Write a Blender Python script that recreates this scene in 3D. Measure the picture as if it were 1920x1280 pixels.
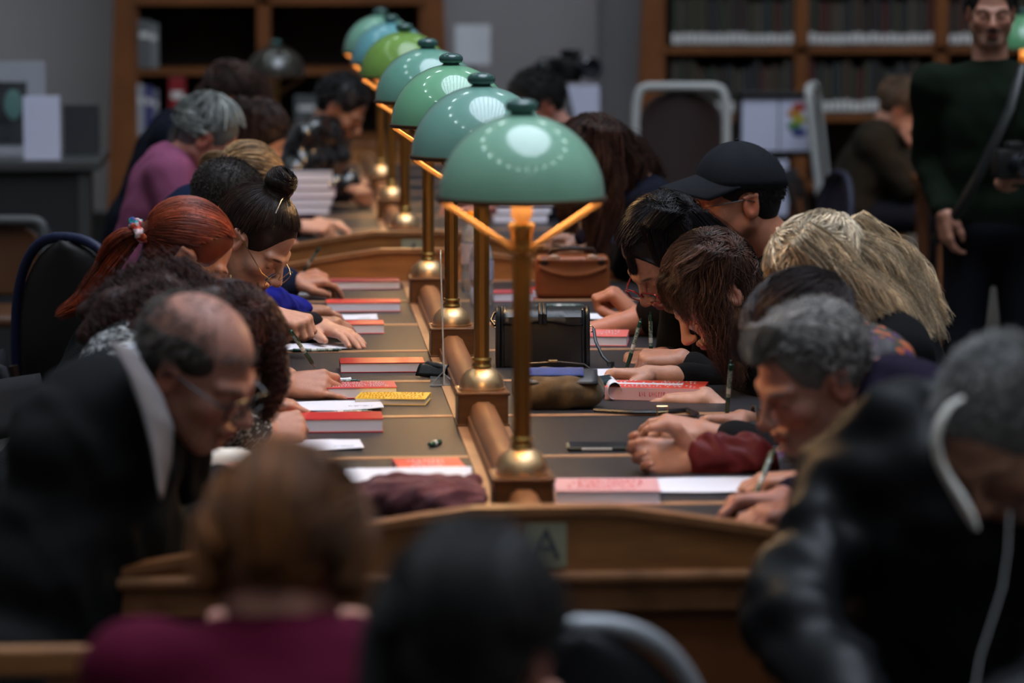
import bpy, bmesh, math, random
import numpy as np
from mathutils import Vector, Matrix
random.seed(7); RNG = np.random.default_rng(11)
scene = bpy.context.scene
for o in list(bpy.data.objects): bpy.data.objects.remove(o)
COL = scene.collection

# ------------------------------------------------------------------ camera
FPX = 6400.0
PITCH = math.atan(0.1189); YAW = math.atan(0.0716*math.cos(PITCH))
CAM = np.array([0.0, 0.0, 1.8])
cF = np.array([math.cos(PITCH)*math.sin(YAW), math.cos(PITCH)*math.cos(YAW), -math.sin(PITCH)])
cR = np.array([math.cos(YAW), -math.sin(YAW), 0.0]); cU = np.cross(cR, cF)
cd = bpy.data.cameras.new('camera'); cam = bpy.data.objects.new('camera', cd); COL.objects.link(cam)
cam.matrix_world = Matrix(((cR[0], cU[0], -cF[0], 0), (cR[1], cU[1], -cF[1], 0), (cR[2], cU[2], -cF[2], 1.8), (0, 0, 0, 1)))
cd.sensor_width = 36; cd.lens = FPX/1920*36; cd.clip_end = 200; cd.clip_start = .05
cd.dof.use_dof = True; cd.dof.focus_distance = 8.1; cd.dof.aperture_fstop = 2.8
scene.camera = cam
def ray(px, py): return cF + cR*(px-960)/FPX + cU*(640-py)/FPX
def W(px, py, Y):                    # point of the place seen at a pixel, at depth Y
    r = ray(px, py); return CAM + r*(Y/r[1])
def WZ(px, py, z):                   # same, on a horizontal plane
    r = ray(px, py); return CAM + r*((z-CAM[2])/r[2])

# ------------------------------------------------------------------ light
world = bpy.data.worlds.new('world'); scene.world = world; world.use_nodes = True
world.node_tree.nodes['Background'].inputs[0].default_value = (.62, .70, .85, 1)
world.node_tree.nodes['Background'].inputs[1].default_value = 0.02
scene.view_settings.view_transform = 'Standard'; scene.view_settings.look = 'None'
scene.view_settings.exposure = 0.0; scene.view_settings.gamma = 1.0
SKYLIGHT = 8.2; OCULUS = 14.0; BULB = 190.0

# ------------------------------------------------------------------ materials
MATS = {}
def mat(name, col=(.5, .5, .5), rough=.5, metal=0, spec=.4, noise=None, bump=None, attr=False, coat=0, emit=None, trans=0, sheen=0, mulcol=False):
    """noise=(scale, amount) colour variation; bump=(scale, strength)"""
    if name in MATS: return MATS[name]
    if not metal and not emit and max(col) < .6: col = tuple(v*.76 for v in col)
    m = bpy.data.materials.new(name); m.use_nodes = True; MATS[name] = m
    nt = m.node_tree; b = nt.nodes['Principled BSDF']; L = nt.links.new
    b.inputs['Base Color'].default_value = (*col, 1); b.inputs['Roughness'].default_value = rough
    b.inputs['Metallic'].default_value = metal; b.inputs['Specular IOR Level'].default_value = spec
    b.inputs['Coat Weight'].default_value = coat; b.inputs['Coat Roughness'].default_value = .04
    b.inputs['Transmission Weight'].default_value = trans
    if sheen > .3: b.inputs['Sheen Weight'].default_value = sheen*.3
    if emit: b.inputs['Emission Color'].default_value = (*emit[0], 1); b.inputs['Emission Strength'].default_value = emit[1]
    tc = nt.nodes.new('ShaderNodeTexCoord')
    src = None
    if attr:
        at = nt.nodes.new('ShaderNodeAttribute'); at.attribute_name = 'Col'; src = at.outputs['Color']
    if noise:
        n = nt.nodes.new('ShaderNodeTexNoise'); n.inputs['Scale'].default_value = noise[0]; n.inputs['Detail'].default_value = 6
        L(tc.outputs['Object'], n.inputs['Vector'])
        if len(noise) > 2:
            mp = nt.nodes.new('ShaderNodeMapping'); mp.inputs['Scale'].default_value = noise[2]
            L(tc.outputs['Object'], mp.inputs['Vector']); L(mp.outputs[0], n.inputs['Vector'])
        mr = nt.nodes.new('ShaderNodeMapRange'); mr.inputs['From Min'].default_value = .3; mr.inputs['From Max'].default_value = .7
        mr.inputs['To Min'].default_value = 1-noise[1]; mr.inputs['To Max'].default_value = 1+noise[1]
        L(n.outputs['Fac'], mr.inputs['Value'])
        hv = nt.nodes.new('ShaderNodeVectorMath'); hv.operation = 'SCALE'
        if src and mulcol:
            vm = nt.nodes.new('ShaderNodeVectorMath'); vm.operation = 'MULTIPLY'; L(src, vm.inputs[0]); vm.inputs[1].default_value = col; L(vm.outputs[0], hv.inputs[0])
        elif src: L(src, hv.inputs[0])
        else: hv.inputs[0].default_value = col
        L(mr.outputs[0], hv.inputs['Scale']); src = hv.outputs[0]
    if src: L(src, b.inputs['Base Color'])
    if bump:
        n2 = nt.nodes.new('ShaderNodeTexNoise'); n2.inputs['Scale'].default_value = bump[0]; n2.inputs['Detail'].default_value = 4
        L(tc.outputs['Object'], n2.inputs['Vector'])
        if len(bump) > 2:
            mp = nt.nodes.new('ShaderNodeMapping'); mp.inputs['Scale'].default_value = bump[2]
            L(tc.outputs['Object'], mp.inputs['Vector']); L(mp.outputs[0], n2.inputs['Vector'])
        bp = nt.nodes.new('ShaderNodeBump'); bp.inputs['Strength'].default_value = bump[1]; bp.inputs['Distance'].default_value = .004
        L(n2.outputs['Fac'], bp.inputs['Height']); L(bp.outputs[0], b.inputs['Normal'])
    return m
def ramp_mat(name, kind, scale, stops, rough=.7, mapscale=(1, 1, 1), bump=0, constant=True, rot=(0, 0, 0)):
    """procedural print: voronoi / noise / wave driven colour ramp"""
    if name in MATS: return MATS[name]
    m = bpy.data.materials.new(name); m.use_nodes = True; MATS[name] = m
    nt = m.node_tree; b = nt.nodes['Principled BSDF']; L = nt.links.new
    b.inputs['Roughness'].default_value = rough
    tc = nt.nodes.new('ShaderNodeTexCoord'); mp = nt.nodes.new('ShaderNodeMapping'); mp.inputs['Scale'].default_value = mapscale; mp.inputs['Rotation'].default_value = rot
    L(tc.outputs['Object'], mp.inputs['Vector'])
    if kind == 'voronoi':
        n = nt.nodes.new('ShaderNodeTexVoronoi'); out = n.outputs['Color']
    elif kind == 'wave':
        n = nt.nodes.new('ShaderNodeTexWave'); out = n.outputs['Fac']; n.inputs['Distortion'].default_value = 1.5
    else:
        n = nt.nodes.new('ShaderNodeTexNoise'); out = n.outputs['Fac']; n.inputs['Detail'].default_value = 3
    n.inputs['Scale'].default_value = scale; L(mp.outputs[0], n.inputs['Vector'])
    if kind == 'voronoi':
        sp = nt.nodes.new('ShaderNodeSeparateColor'); L(out, sp.inputs[0]); out = sp.outputs[0]
    r = nt.nodes.new('ShaderNodeValToRGB'); r.color_ramp.interpolation = 'CONSTANT' if constant else 'LINEAR'
    el = r.color_ramp.elements
    while len(el) < len(stops): el.new(.5)
    for e, (p, c) in zip(el, stops): e.position = p; e.color = (*c, 1)
    L(out, r.inputs[0]); L(r.outputs[0], b.inputs['Base Color'])
    if bump:
        bp = nt.nodes.new('ShaderNodeBump'); bp.inputs['Strength'].default_value = bump; bp.inputs['Distance'].default_value = .003
        L(out, bp.inputs['Height']); L(bp.outputs[0], b.inputs['Normal'])
    return m

# ------------------------------------------------------------------ object helpers
def tag(o, label=None, cat=None, group=None, kind=None):
    if label: o['label'] = label
    if cat: o['category'] = cat
    if group: o['group'] = group
    if kind: o['kind'] = kind
    return o
def link_mesh(name, me, m=None, parent=None):
    o = bpy.data.objects.new(name, me); COL.objects.link(o)
    if m: me.materials.append(m)
    if parent is not None: o.parent = parent
    return o
def np_mesh(name, V, quads, cols=None, smooth=True):
    me = bpy.data.meshes.new(name); V = np.asarray(V, dtype=np.float32); quads = np.asarray(quads, dtype=np.int32)
    k = quads.shape[1]
    me.vertices.add(len(V)); me.vertices.foreach_set('co', V.ravel())
    me.loops.add(quads.size); me.loops.foreach_set('vertex_index', quads.ravel())
    me.polygons.add(len(quads)); me.polygons.foreach_set('loop_start', np.arange(0, quads.size, k, dtype=np.int32))
    me.polygons.foreach_set('use_smooth', np.full(len(quads), smooth))
    if cols is not None:
        a = me.color_attributes.new('Col', 'FLOAT_COLOR', 'POINT')
        c = np.ones((len(V), 4), dtype=np.float32); c[:, :3] = cols; a.data.foreach_set('color', c.ravel())
    me.update(calc_edges=True); me.validate(); return me
def empty(name, loc, rz=0, label=None, cat=None, group=None):
    o = bpy.data.objects.new(name, None); COL.objects.link(o); o.location = loc; o.rotation_euler = (0, 0, rz); o.empty_display_size = .05
    return tag(o, label, cat, group)
class MB:
    """collects shapes in one bmesh"""
    def __init__(s): s.bm = bmesh.new()
    def box(s, c, d, bev=0, rot=None, seg=2):
        r = bmesh.ops.create_cube(s.bm, size=1)['verts']
        bmesh.ops.scale(s.bm, vec=d, verts=r)
        if bev:
            es = list({e for v in r for e in v.link_edges})
            n = bmesh.ops.bevel(s.bm, geom=es, offset=bev, segments=seg, affect='EDGES', profile=.5)
            r = list({v for f in n['faces'] for v in f.verts} | {v for v in r if v.is_valid})
        if rot is not None: bmesh.ops.rotate(s.bm, cent=(0, 0, 0), matrix=rot, verts=r)
        bmesh.ops.translate(s.bm, vec=c, verts=r); return s
    def prism(s, pts, h, axis='y', o=0):
        """closed outline extruded by h; axis y: pts=(x,z); axis z: pts=(x,y); axis x: pts=(y,z)"""
        def mk(p, t): return {'y': (p[0], t, p[1]), 'z': (p[0], p[1], t), 'x': (t, p[0], p[1])}[axis]
        a = [s.bm.verts.new(mk(p, o)) for p in pts]; b = [s.bm.verts.new(mk(p, o+h)) for p in pts]
        n = len(pts); s.bm.faces.new(a); s.bm.faces.new(b[::-1])
        for i in range(n): s.bm.faces.new((a[i], b[i], b[(i+1) % n], a[(i+1) % n]))
        return s
    def lathe(s, prof, c=(0, 0, 0), seg=48, rot=None):
        rings = []
        for r, z in prof:
            rings.append([s.bm.verts.new((max(r, 1e-5)*math.cos(2*math.pi*i/seg), max(r, 1e-5)*math.sin(2*math.pi*i/seg), z)) for i in range(seg)])
        for a, b in zip(rings, rings[1:]):
            for i in range(seg): s.bm.faces.new((a[i], a[(i+1) % seg], b[(i+1) % seg], b[i]))
        vs = [v for r in rings for v in r]
        if rot is not None: bmesh.ops.rotate(s.bm, cent=(0, 0, 0), matrix=rot, verts=vs)
        bmesh.ops.translate(s.bm, vec=c, verts=vs); return s
    def tube(s, pts, r, seg=8, closed=False, flat=1.0):
        pts = [Vector(p) for p in pts]; n = len(pts); rings = []
        up = Vector((0, 0, 1)); last = None
        for i, p in enumerate(pts):
            a = pts[(i-1) % n] if (closed or i > 0) else p; b = pts[(i+1) % n] if (closed or i < n-1) else p
            t = (b-a).normalized()
            if last is None: u = t.orthogonal().normalized() if abs(t.dot(up)) > .95 else t.cross(up).normalized()
            else:
                u = last - t*last.dot(t); u = u.normalized() if u.length > 1e-6 else t.orthogonal().normalized()
            last = u; w = t.cross(u); ri = r[i] if hasattr(r, '__len__') else r
            rings.append([s.bm.verts.new(p+(u*math.cos(2*math.pi*k/seg)+w*math.sin(2*math.pi*k/seg)*flat)*ri) for k in range(seg)])
        m = n if closed else n-1
        for i in range(m):
            a, b = rings[i], rings[(i+1) % n]
            for k in range(seg): s.bm.faces.new((a[k], a[(k+1) % seg], b[(k+1) % seg], b[k]))
        if not closed: s.bm.faces.new(rings[0][::-1]); s.bm.faces.new(rings[-1])
        return s
    def ball(s, c, r, seg=20, sc=(1, 1, 1)):
        v = bmesh.ops.create_uvsphere(s.bm, u_segments=seg, v_segments=seg//2, radius=r)['verts']
        bmesh.ops.scale(s.bm, vec=sc, verts=v); bmesh.ops.translate(s.bm, vec=c, verts=v); return s
    def grid(s, fn, nu, nv):
        g = [[s.bm.verts.new(fn(i/nu, j/nv)) for j in range(nv+1)] for i in range(nu+1)]
        for i in range(nu):
            for j in range(nv): s.bm.faces.new((g[i][j], g[i+1][j], g[i+1][j+1], g[i][j+1]))
        return s
    def build(s, name, m, parent=None, smooth=False, mats=None, loc=None, rz=0):
        bmesh.ops.recalc_face_normals(s.bm, faces=s.bm.faces)
        me = bpy.data.meshes.new(name); s.bm.to_mesh(me); s.bm.free()
        if smooth:
            me.polygons.foreach_set('use_smooth', [True]*len(me.polygons))
            me.set_sharp_from_angle(angle=math.radians(40))
        o = link_mesh(name, me, m, parent)
        if loc is not None: o.location = loc
        o.rotation_euler = (0, 0, rz)
        return o

# ------------------------------------------------------------------ implicit surfaces -> mesh (organic shapes)
def nrm(v): v = np.asarray(v, float); return v/(np.linalg.norm(v)+1e-12)
class SDF:
    def __init__(s): s.p = []; s.c = []
    def cap(s, a, b, ra, rb=None, k=.01, sub=False):
        s.p.append(('c', np.array(a, float), np.array(b, float), ra, ra if rb is None else rb, k, sub)); return s
    def ell(s, c, r, R=None, k=.01, sub=False):
        s.p.append(('e', np.array(c, float), np.array(r, float), np.eye(3) if R is None else R, None, k, sub)); return s
    def colr(s, c, r, R, col, soft=.3): s.c.append((np.array(c, float), np.array(r, float), np.eye(3) if R is None else R, col, soft))
    def chain(s, pts, rs, k=.01):
        for i in range(len(pts)-1): s.cap(pts[i], pts[i+1], rs[i], rs[i+1], k)
        return s
    def bounds(s, q):
        if q[0] == 'c': r = max(q[3], q[4]); return np.minimum(q[1], q[2])-r, np.maximum(q[1], q[2])+r
        r = max(q[2]); return q[1]-r, q[1]+r
    def mesh(s, name, res=.006, fine=None, fres=.003, base=(.5, .5, .5), disp=None):
        lo = np.min([s.bounds(q)[0] for q in s.p if not q[6]], axis=0)-.012
        hi = np.max([s.bounds(q)[1] for q in s.p if not q[6]], axis=0)+.012
        ax = []
        for d in range(3):
            x = lo[d]; xs = [x]
            while x < hi[d]:
                st = res
                for (fl, fh) in (fine or []):
                    if fl[d]-res <= x <= fh[d]: st = fres
                x += st; xs.append(x)
            ax.append(np.array(xs))
        n = [len(a) for a in ax]
        f = np.full(n, .05, dtype=np.float32)
        for q in s.p:
            bl, bh = s.bounds(q); mg = max(q[5]*1.5, .01)+.012
            ix = [slice(max(0, np.searchsorted(ax[d], bl[d]-mg)-1), min(n[d], np.searchsorted(ax[d], bh[d]+mg)+1)) for d in range(3)]
            X = ax[0][ix[0]][:, None, None]; Y = ax[1][ix[1]][None, :, None]; Z = ax[2][ix[2]][None, None, :]
            if q[0] == 'c':
                a, b, ra, rb = q[1], q[2], q[3], q[4]; ab = b-a; L2 = ab@ab+1e-12
                t = np.clip(((X-a[0])*ab[0]+(Y-a[1])*ab[1]+(Z-a[2])*ab[2])/L2, 0, 1)
                d_ = np.sqrt((X-a[0]-t*ab[0])**2+(Y-a[1]-t*ab[1])**2+(Z-a[2]-t*ab[2])**2)-(ra+(rb-ra)*t)
            else:
                c, r, R = q[1], q[2], q[3]; x, y, z = X-c[0], Y-c[1], Z-c[2]
                u = [R[0, i]*x+R[1, i]*y+R[2, i]*z for i in range(3)]
                k0 = np.sqrt(sum((u[i]/r[i])**2 for i in range(3)))+1e-6; k1 = np.sqrt(sum((u[i]/r[i]**2)**2 for i in range(3)))+1e-6
                d_ = k0*(k0-1)/k1
            g = f[ix[0], ix[1], ix[2]]; k = q[5]
            if q[6]:
                d_ = -d_; h = np.clip(.5-.5*(g-d_)/k, 0, 1); out = g*(1-h)+d_*h+k*h*(1-h)
            else:
                h = np.clip(.5+.5*(g-d_)/k, 0, 1); out = g*(1-h)+d_*h-k*h*(1-h)
            f[ix[0], ix[1], ix[2]] = out
        ins = f < 0
        S = [slice(0, -1), slice(1, None)]
        cnt = np.zeros([m-1 for m in n], dtype=np.int8); corners = [(i, j, k) for i in (0, 1) for j in (0, 1) for k in (0, 1)]
        for i, j, k in corners: cnt += ins[S[i], S[j], S[k]]
        act = np.nonzero((cnt > 0) & (cnt < 8)); idx = np.full(cnt.shape, -1, dtype=np.int64); N = len(act[0]); idx[act] = np.arange(N)
        P = np.zeros((N, 3)); w = np.zeros(N)
        val = {c: f[act[0]+c[0], act[1]+c[1], act[2]+c[2]] for c in corners}
        co = {c: np.stack([ax[0][act[0]+c[0]], ax[1][act[1]+c[1]], ax[2][act[2]+c[2]]], 1) for c in corners}
        for c in corners:
            for d in range(3):
                if c[d] == 0:
                    c2 = tuple(1 if e == d else c[e] for e in range(3)); a, b = val[c], val[c2]; m = (a < 0) != (b < 0)
                    t = (a[m]/(a[m]-b[m]))[:, None]; P[m] += co[c][m]*(1-t)+co[c2][m]*t; w[m] += 1
        P /= w[:, None]; Q = []
        for d in range(3):
            sl = [slice(None)]*3; s2 = [slice(None)]*3; sl[d] = slice(0, -1); s2[d] = slice(1, None)
            A, B = ins[tuple(sl)], ins[tuple(s2)]; e = np.nonzero(A != B); e = [np.array(v) for v in e]
            o1, o2 = [(1, 2), (2, 0), (0, 1)][d]
            ok = (e[o1] > 0) & (e[o2] > 0) & (e[o1] < n[o1]-1) & (e[o2] < n[o2]-1); e = [v[ok] for v in e]
            flip = A[tuple(e)]
            def at(a, b):
                g = [v.copy() for v in e]; g[o1] -= a; g[o2] -= b; return idx[g[0], g[1], g[2]]
            q = np.stack([at(1, 1), at(0, 1), at(0, 0), at(1, 0)], 1); q[~flip] = q[~flip][:, ::-1]; Q.append(q)
        Q = np.concatenate(Q)
        if disp:
            nv = np.zeros_like(P); fn = np.cross(P[Q[:, 2]]-P[Q[:, 0]], P[Q[:, 3]]-P[Q[:, 1]])
            for i in range(4): np.add.at(nv, Q[:, i], fn)
            nv /= np.linalg.norm(nv, axis=1)[:, None]+1e-12; P = P+nv*disp(P)[:, None]
        cols = np.tile(np.array(base, float), (N, 1))
        for c, r, R, col, soft in s.c:
            u = ((P-c)@R)/r; k0 = np.linalg.norm(u, axis=1); ww = np.clip((1-k0)/soft, 0, 1)[:, None]; cols = cols*(1-ww)+np.array(col)*ww
        return np_mesh(name, P, Q, cols)
def folds(amp, freq, seed=0, stretch=(1, 1, 1)):
    r = np.random.default_rng(seed); K = []
    for i in range(5):
        K.append((nrm(r.normal(size=3))*freq*(1.0+.55*i), r.uniform(0, 6.28), 1/(1+.5*i)))
    def fn(P):
        P = P*np.array(stretch); w = np.zeros(len(P))
        for j in range(0, 4):
            k, ph, a = K[j]; k2 = K[(j+1) % 5][0]
            w += a*np.sin(P@k+ph+1.6*np.sin(P@k2*.6+ph))
        return amp*w*.6
    return fn
# ------------------------------------------------------------------ people
SK = dict(pale=(.56, .30, .215), fair=(.42, .195, .13), tan=(.33, .16, .105), ruddy=(.43, .19, .14))
mSkin = mat('skin', rough=.48, attr=True, noise=(60, .07), bump=(260, .12), spec=.4)
mSkin.node_tree.nodes['Principled BSDF'].inputs['Subsurface Weight'].default_value = .08
mSkin.node_tree.nodes['Principled BSDF'].inputs['Subsurface Radius'].default_value = (.01, .004, .002)
def hairmat(name, c, rough=.38): return mat('hair_'+name, c, rough+.06, noise=(35, .25), spec=.35, attr=True, mulcol=True)
def frame(yaw, pitch, roll=0):
    """columns: head right, head forward, head up. yaw 0 looks to +X; pitch positive looks down"""
    y, p, r = map(math.radians, (yaw, pitch, roll))
    fwd = np.array([math.cos(y)*math.cos(p), math.sin(y)*math.cos(p), -math.sin(p)])
    up = np.array([math.cos(y)*math.sin(p), math.sin(y)*math.sin(p), math.cos(p)])
    rt = np.cross(fwd, up)
    rt2 = rt*math.cos(r)+up*math.sin(r); up2 = -rt*math.sin(r)+up*math.cos(r)
    return np.stack([rt2, fwd, up2], 1)
class Head:
    def __init__(s, c, R, sc=1.0): s.c = np.array(c, float); s.R = R; s.s = sc
    def __call__(s, x, y, z): return s.c+s.R@(np.array([x, y, z])*s.s)
def add_head(S, H, female, skin, brow=(.06, .035, .02), lip=None, stubble=None, lids=True):
    k = H.s; R = H.R
    def E(c, r, kk=.01, sub=False, Rl=None): S.ell(H(*c), np.array(r)*k, R if Rl is None else R@Rl, kk*k, sub)
    def C(a, b, ra, rb=None, kk=.01, sub=False): S.cap(H(*a), H(*b), ra*k, (rb if rb else ra)*k, kk*k, sub)
    E((0, -.012, .030), (.074, .094, .085)); E((0, .030, -.028), (.058 if female else .061, .056, .080), .02)
    E((0, .064, -.090), (.022 if female else .028, .022, .021), .022)
    for sx in (-1, 1):
        C((sx*.054, .0, -.050), (sx*.020, .066, -.096), .017, .014, .025)
        E((sx*.041, .060, -.026), (.020, .022, .020), .018)
        C((sx*.014, .086, .012), (sx*.044, .072, .016), .010, .009, .012)
        E((sx*.031, .097, -.004), (.018, .016, .012), .010, True)
        E((sx*.030, .0745, -.004), (.0135, .0135, .0125), .002)
        E((sx*.0745, -.006, -.010), (.008, .019, .031), .004, False)
        E((sx*.0835, -.004, -.006), (.007, .010, .019), .004, True)
        C((sx*.077, .010, .010), (sx*.078, -.020, .014), .0035, .0035, .004); C((sx*.078, -.020, .014), (sx*.076, -.014, -.030), .0035, .004, .004)
        E((sx*.011, .104, -.037), (.0085, .010, .0075), .008)
        E((sx*.007, .106, -.0445), (.0035, .006, .004), .003, True)
    C((0, .086, .010), (0, .112, -.030), .0075, .0100, .010); E((0, .113, -.034), (.0095, .010, .009), .008)
    E((0, .092, -.0605), (.024, .0115, .0060), .006); E((0, .0905, -.0705), (.020, .0115, .0068), .006)
    E((0, .106, -.0655), (.026, .012, .0014), .003, True)
    E((0, .088, -.081), (.016, .006, .004), .006, True)
    lip = lip or (skin[0]*.82, skin[1]*.50, skin[2]*.48)
    def CR(c, r, col, soft=.3): S.colr(H(*c), np.array(r)*k, R, col, soft)
    warm = (skin[0]*1.04, skin[1]*.78, skin[2]*.72)
    for sx in (-1, 1):
        CR((sx*.042, .066, -.03), (.026, .03, .024), warm, .9); CR((sx*.079, -.006, -.010), (.016, .026, .036), warm, .6)
        if stubble: CR((sx*.04, .035, -.075), (.04, .06, .04), stubble, .8)
    CR((0, .112, -.036), (.02, .02, .018), warm, .8)
    if stubble: CR((0, .08, -.085), (.04, .04, .04), stubble, .6)
    CR((0, .1, -.0655), (.025, .02, .0125), lip, .35)
    for sx in (-1, 1):
        CR((sx*.031, .092, -.011), (.0155, .02, .0028), (.03, .018, .012), .5)
        CR((sx*.032, .09, .016), (.021, .03, .0042), brow, .5)
HANDS = dict(flat=[(8, 14, 8)]*4, pen=[(38, 42, 14), (50, 52, 25), (62, 70, 40), (68, 76, 45)], relaxed=[(22, 28, 18), (30, 32, 20), (38, 36, 22), (44, 38, 22)],
             fist=[(62, 80, 50), (66, 82, 50), (70, 82, 50), (72, 80, 50)], cup=[(28, 48, 30), (34, 52, 32), (40, 54, 34), (44, 52, 34)],
             spread=[(30, 50, 25), (40, 50, 25), (26, 30, 15), (4, 12, 8)])
def add_hand(S, w, fwd, dorsal, right, pose, skin, sc=1.0, k=.006, nail=None):
    y = nrm(fwd); z = nrm(np.array(dorsal)-y*np.dot(dorsal, y)); x = np.cross(y, z); sg = -1 if right else 1
    L = lambda a, b, c: w+(x*a*sg+y*b+z*c)*sc          # a positive = thumb side
    xs = [.028, .009, -.010, -.027]; ln = [.070, .078, .072, .057]; by = [.086, .090, .086, .078]; rr = [.0092, .0094, .009, .0080]
    S.ell(L(0, .045, -.002), (.037*sc, .050*sc, .0135*sc), np.stack([x, y, z], 1), .012)
    tips = []
    for i in range(4):
        S.cap(L(xs[i]*.55, .012, 0), L(xs[i], by[i], .0), .0135*sc, .0115*sc, .010)
        A = HANDS[pose][i]; p = np.array([xs[i], by[i], 0.]); a = 0; sp = math.radians(-xs[i]*180) if pose in ('flat', 'spread') else math.radians(xs[i]*120)
        for j, fr in enumerate((.46, .30, .24)):
            a += math.radians(A[j]); d = np.array([-math.sin(sp)*math.cos(a), math.cos(sp)*math.cos(a), -math.sin(a)]); q = p+d*ln[i]*fr
            S.cap(L(*p), L(*q), rr[i]*(1-.08*j)*sc, rr[i]*(.92-.1*j)*sc, .0035 if j else .006); p = q
        tips.append((L(*p), x*d[0]*sg+y*d[1]+z*d[2]))
        dn = np.array([0, math.sin(a), math.cos(a)]); c = p-d*.002+dn*.006
        S.colr(L(*c), (.0062, .0062, .0062), None, nail or (skin[0]*1.1, skin[1]*1.05, skin[2]*1.05), .3)
    T = dict(flat=[(.026, .016, -.006), (.050, .048, -.012), (.060, .075, -.016), (.064, .096, -.018)],
             pen=[(.024, .016, -.010), (.040, .048, -.026), (.036, .078, -.040), (.028, .100, -.048)],
             relaxed=[(.024, .016, -.008), (.044, .046, -.020), (.048, .074, -.028), (.044, .095, -.034)],
             fist=[(.024, .016, -.010), (.042, .046, -.024), (.034, .074, -.036), (.016, .086, -.040)],
             cup=[(.024, .016, -.012), (.044, .040, -.034), (.044, .066, -.052), (.036, .088, -.062)],
             spread=[(.024, .016, -.010), (.040, .048, -.028), (.034, .080, -.044), (.026, .104, -.054)])[pose]
    S.chain([L(*t) for t in T], [.0165*sc, .0125*sc, .0105*sc, .0082*sc], .007)
    return L, tips
def ik(s, w, l1, l2, pole):
    d = w-s; D = np.linalg.norm(d); D2 = min(D, (l1+l2)*.995); u = d/D; a = (l1*l1-l2*l2+D2*D2)/(2*D2); h = math.sqrt(max(l1*l1-a*a, 0))
    p = np.array(pole, float); p = nrm(p-u*np.dot(p, u)); return s+u*a*(D/D2)+p*h
# ---- hair strands
def tubes(paths, r0, r1=None, sides=3):
    """paths N x M x 3 -> verts, quads of thin tapering tubes"""
    P = np.asarray(paths); N, M, _ = P.shape; T = np.gradient(P, axis=1); T /= np.linalg.norm(T, axis=2, keepdims=True)+1e-9
    A = np.array([.31, .52, .79]); u = np.cross(T, A); u /= np.linalg.norm(u, axis=2, keepdims=True)+1e-9; v = np.cross(T, u)
    rad = np.linspace(1, .25 if r1 is None else r1/r0, M)[None, :, None]*r0
    V = np.stack([P+(u*math.cos(2*math.pi*k/sides)+v*math.sin(2*math.pi*k/sides))*rad for k in range(sides)], 2).reshape(-1, 3)
    b = (np.arange(N)[:, None, None]*M+np.arange(M-1)[None, :, None])*sides; k = np.arange(sides)[None, None, :]; k2 = (k+1) % sides
    Q = np.stack([b+k, b+k2, b+sides+k2, b+sides+k], -1).reshape(-1, 4); return V, Q
CR0 = np.array([0, -.012, .030]); CR1 = np.array([.080, .100, .091])        # scalp ellipsoid in head space
def scalp_roots(n, zmin=-.35, front=.62, sides=.2, rng=RNG):
    """unit directions on the scalp: hairline at the forehead, around the ears, at the nape"""
    out = []
    while len(out) < n:
        d = rng.normal(size=3); d /= np.linalg.norm(d)
        lim = zmin if d[1] < -.15 else (zmin+(d[1]+.15)/.75*(front-zmin) if d[1] < .6 else front)
        if d[2] > lim: out.append(d)
    return np.array(out)
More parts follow.
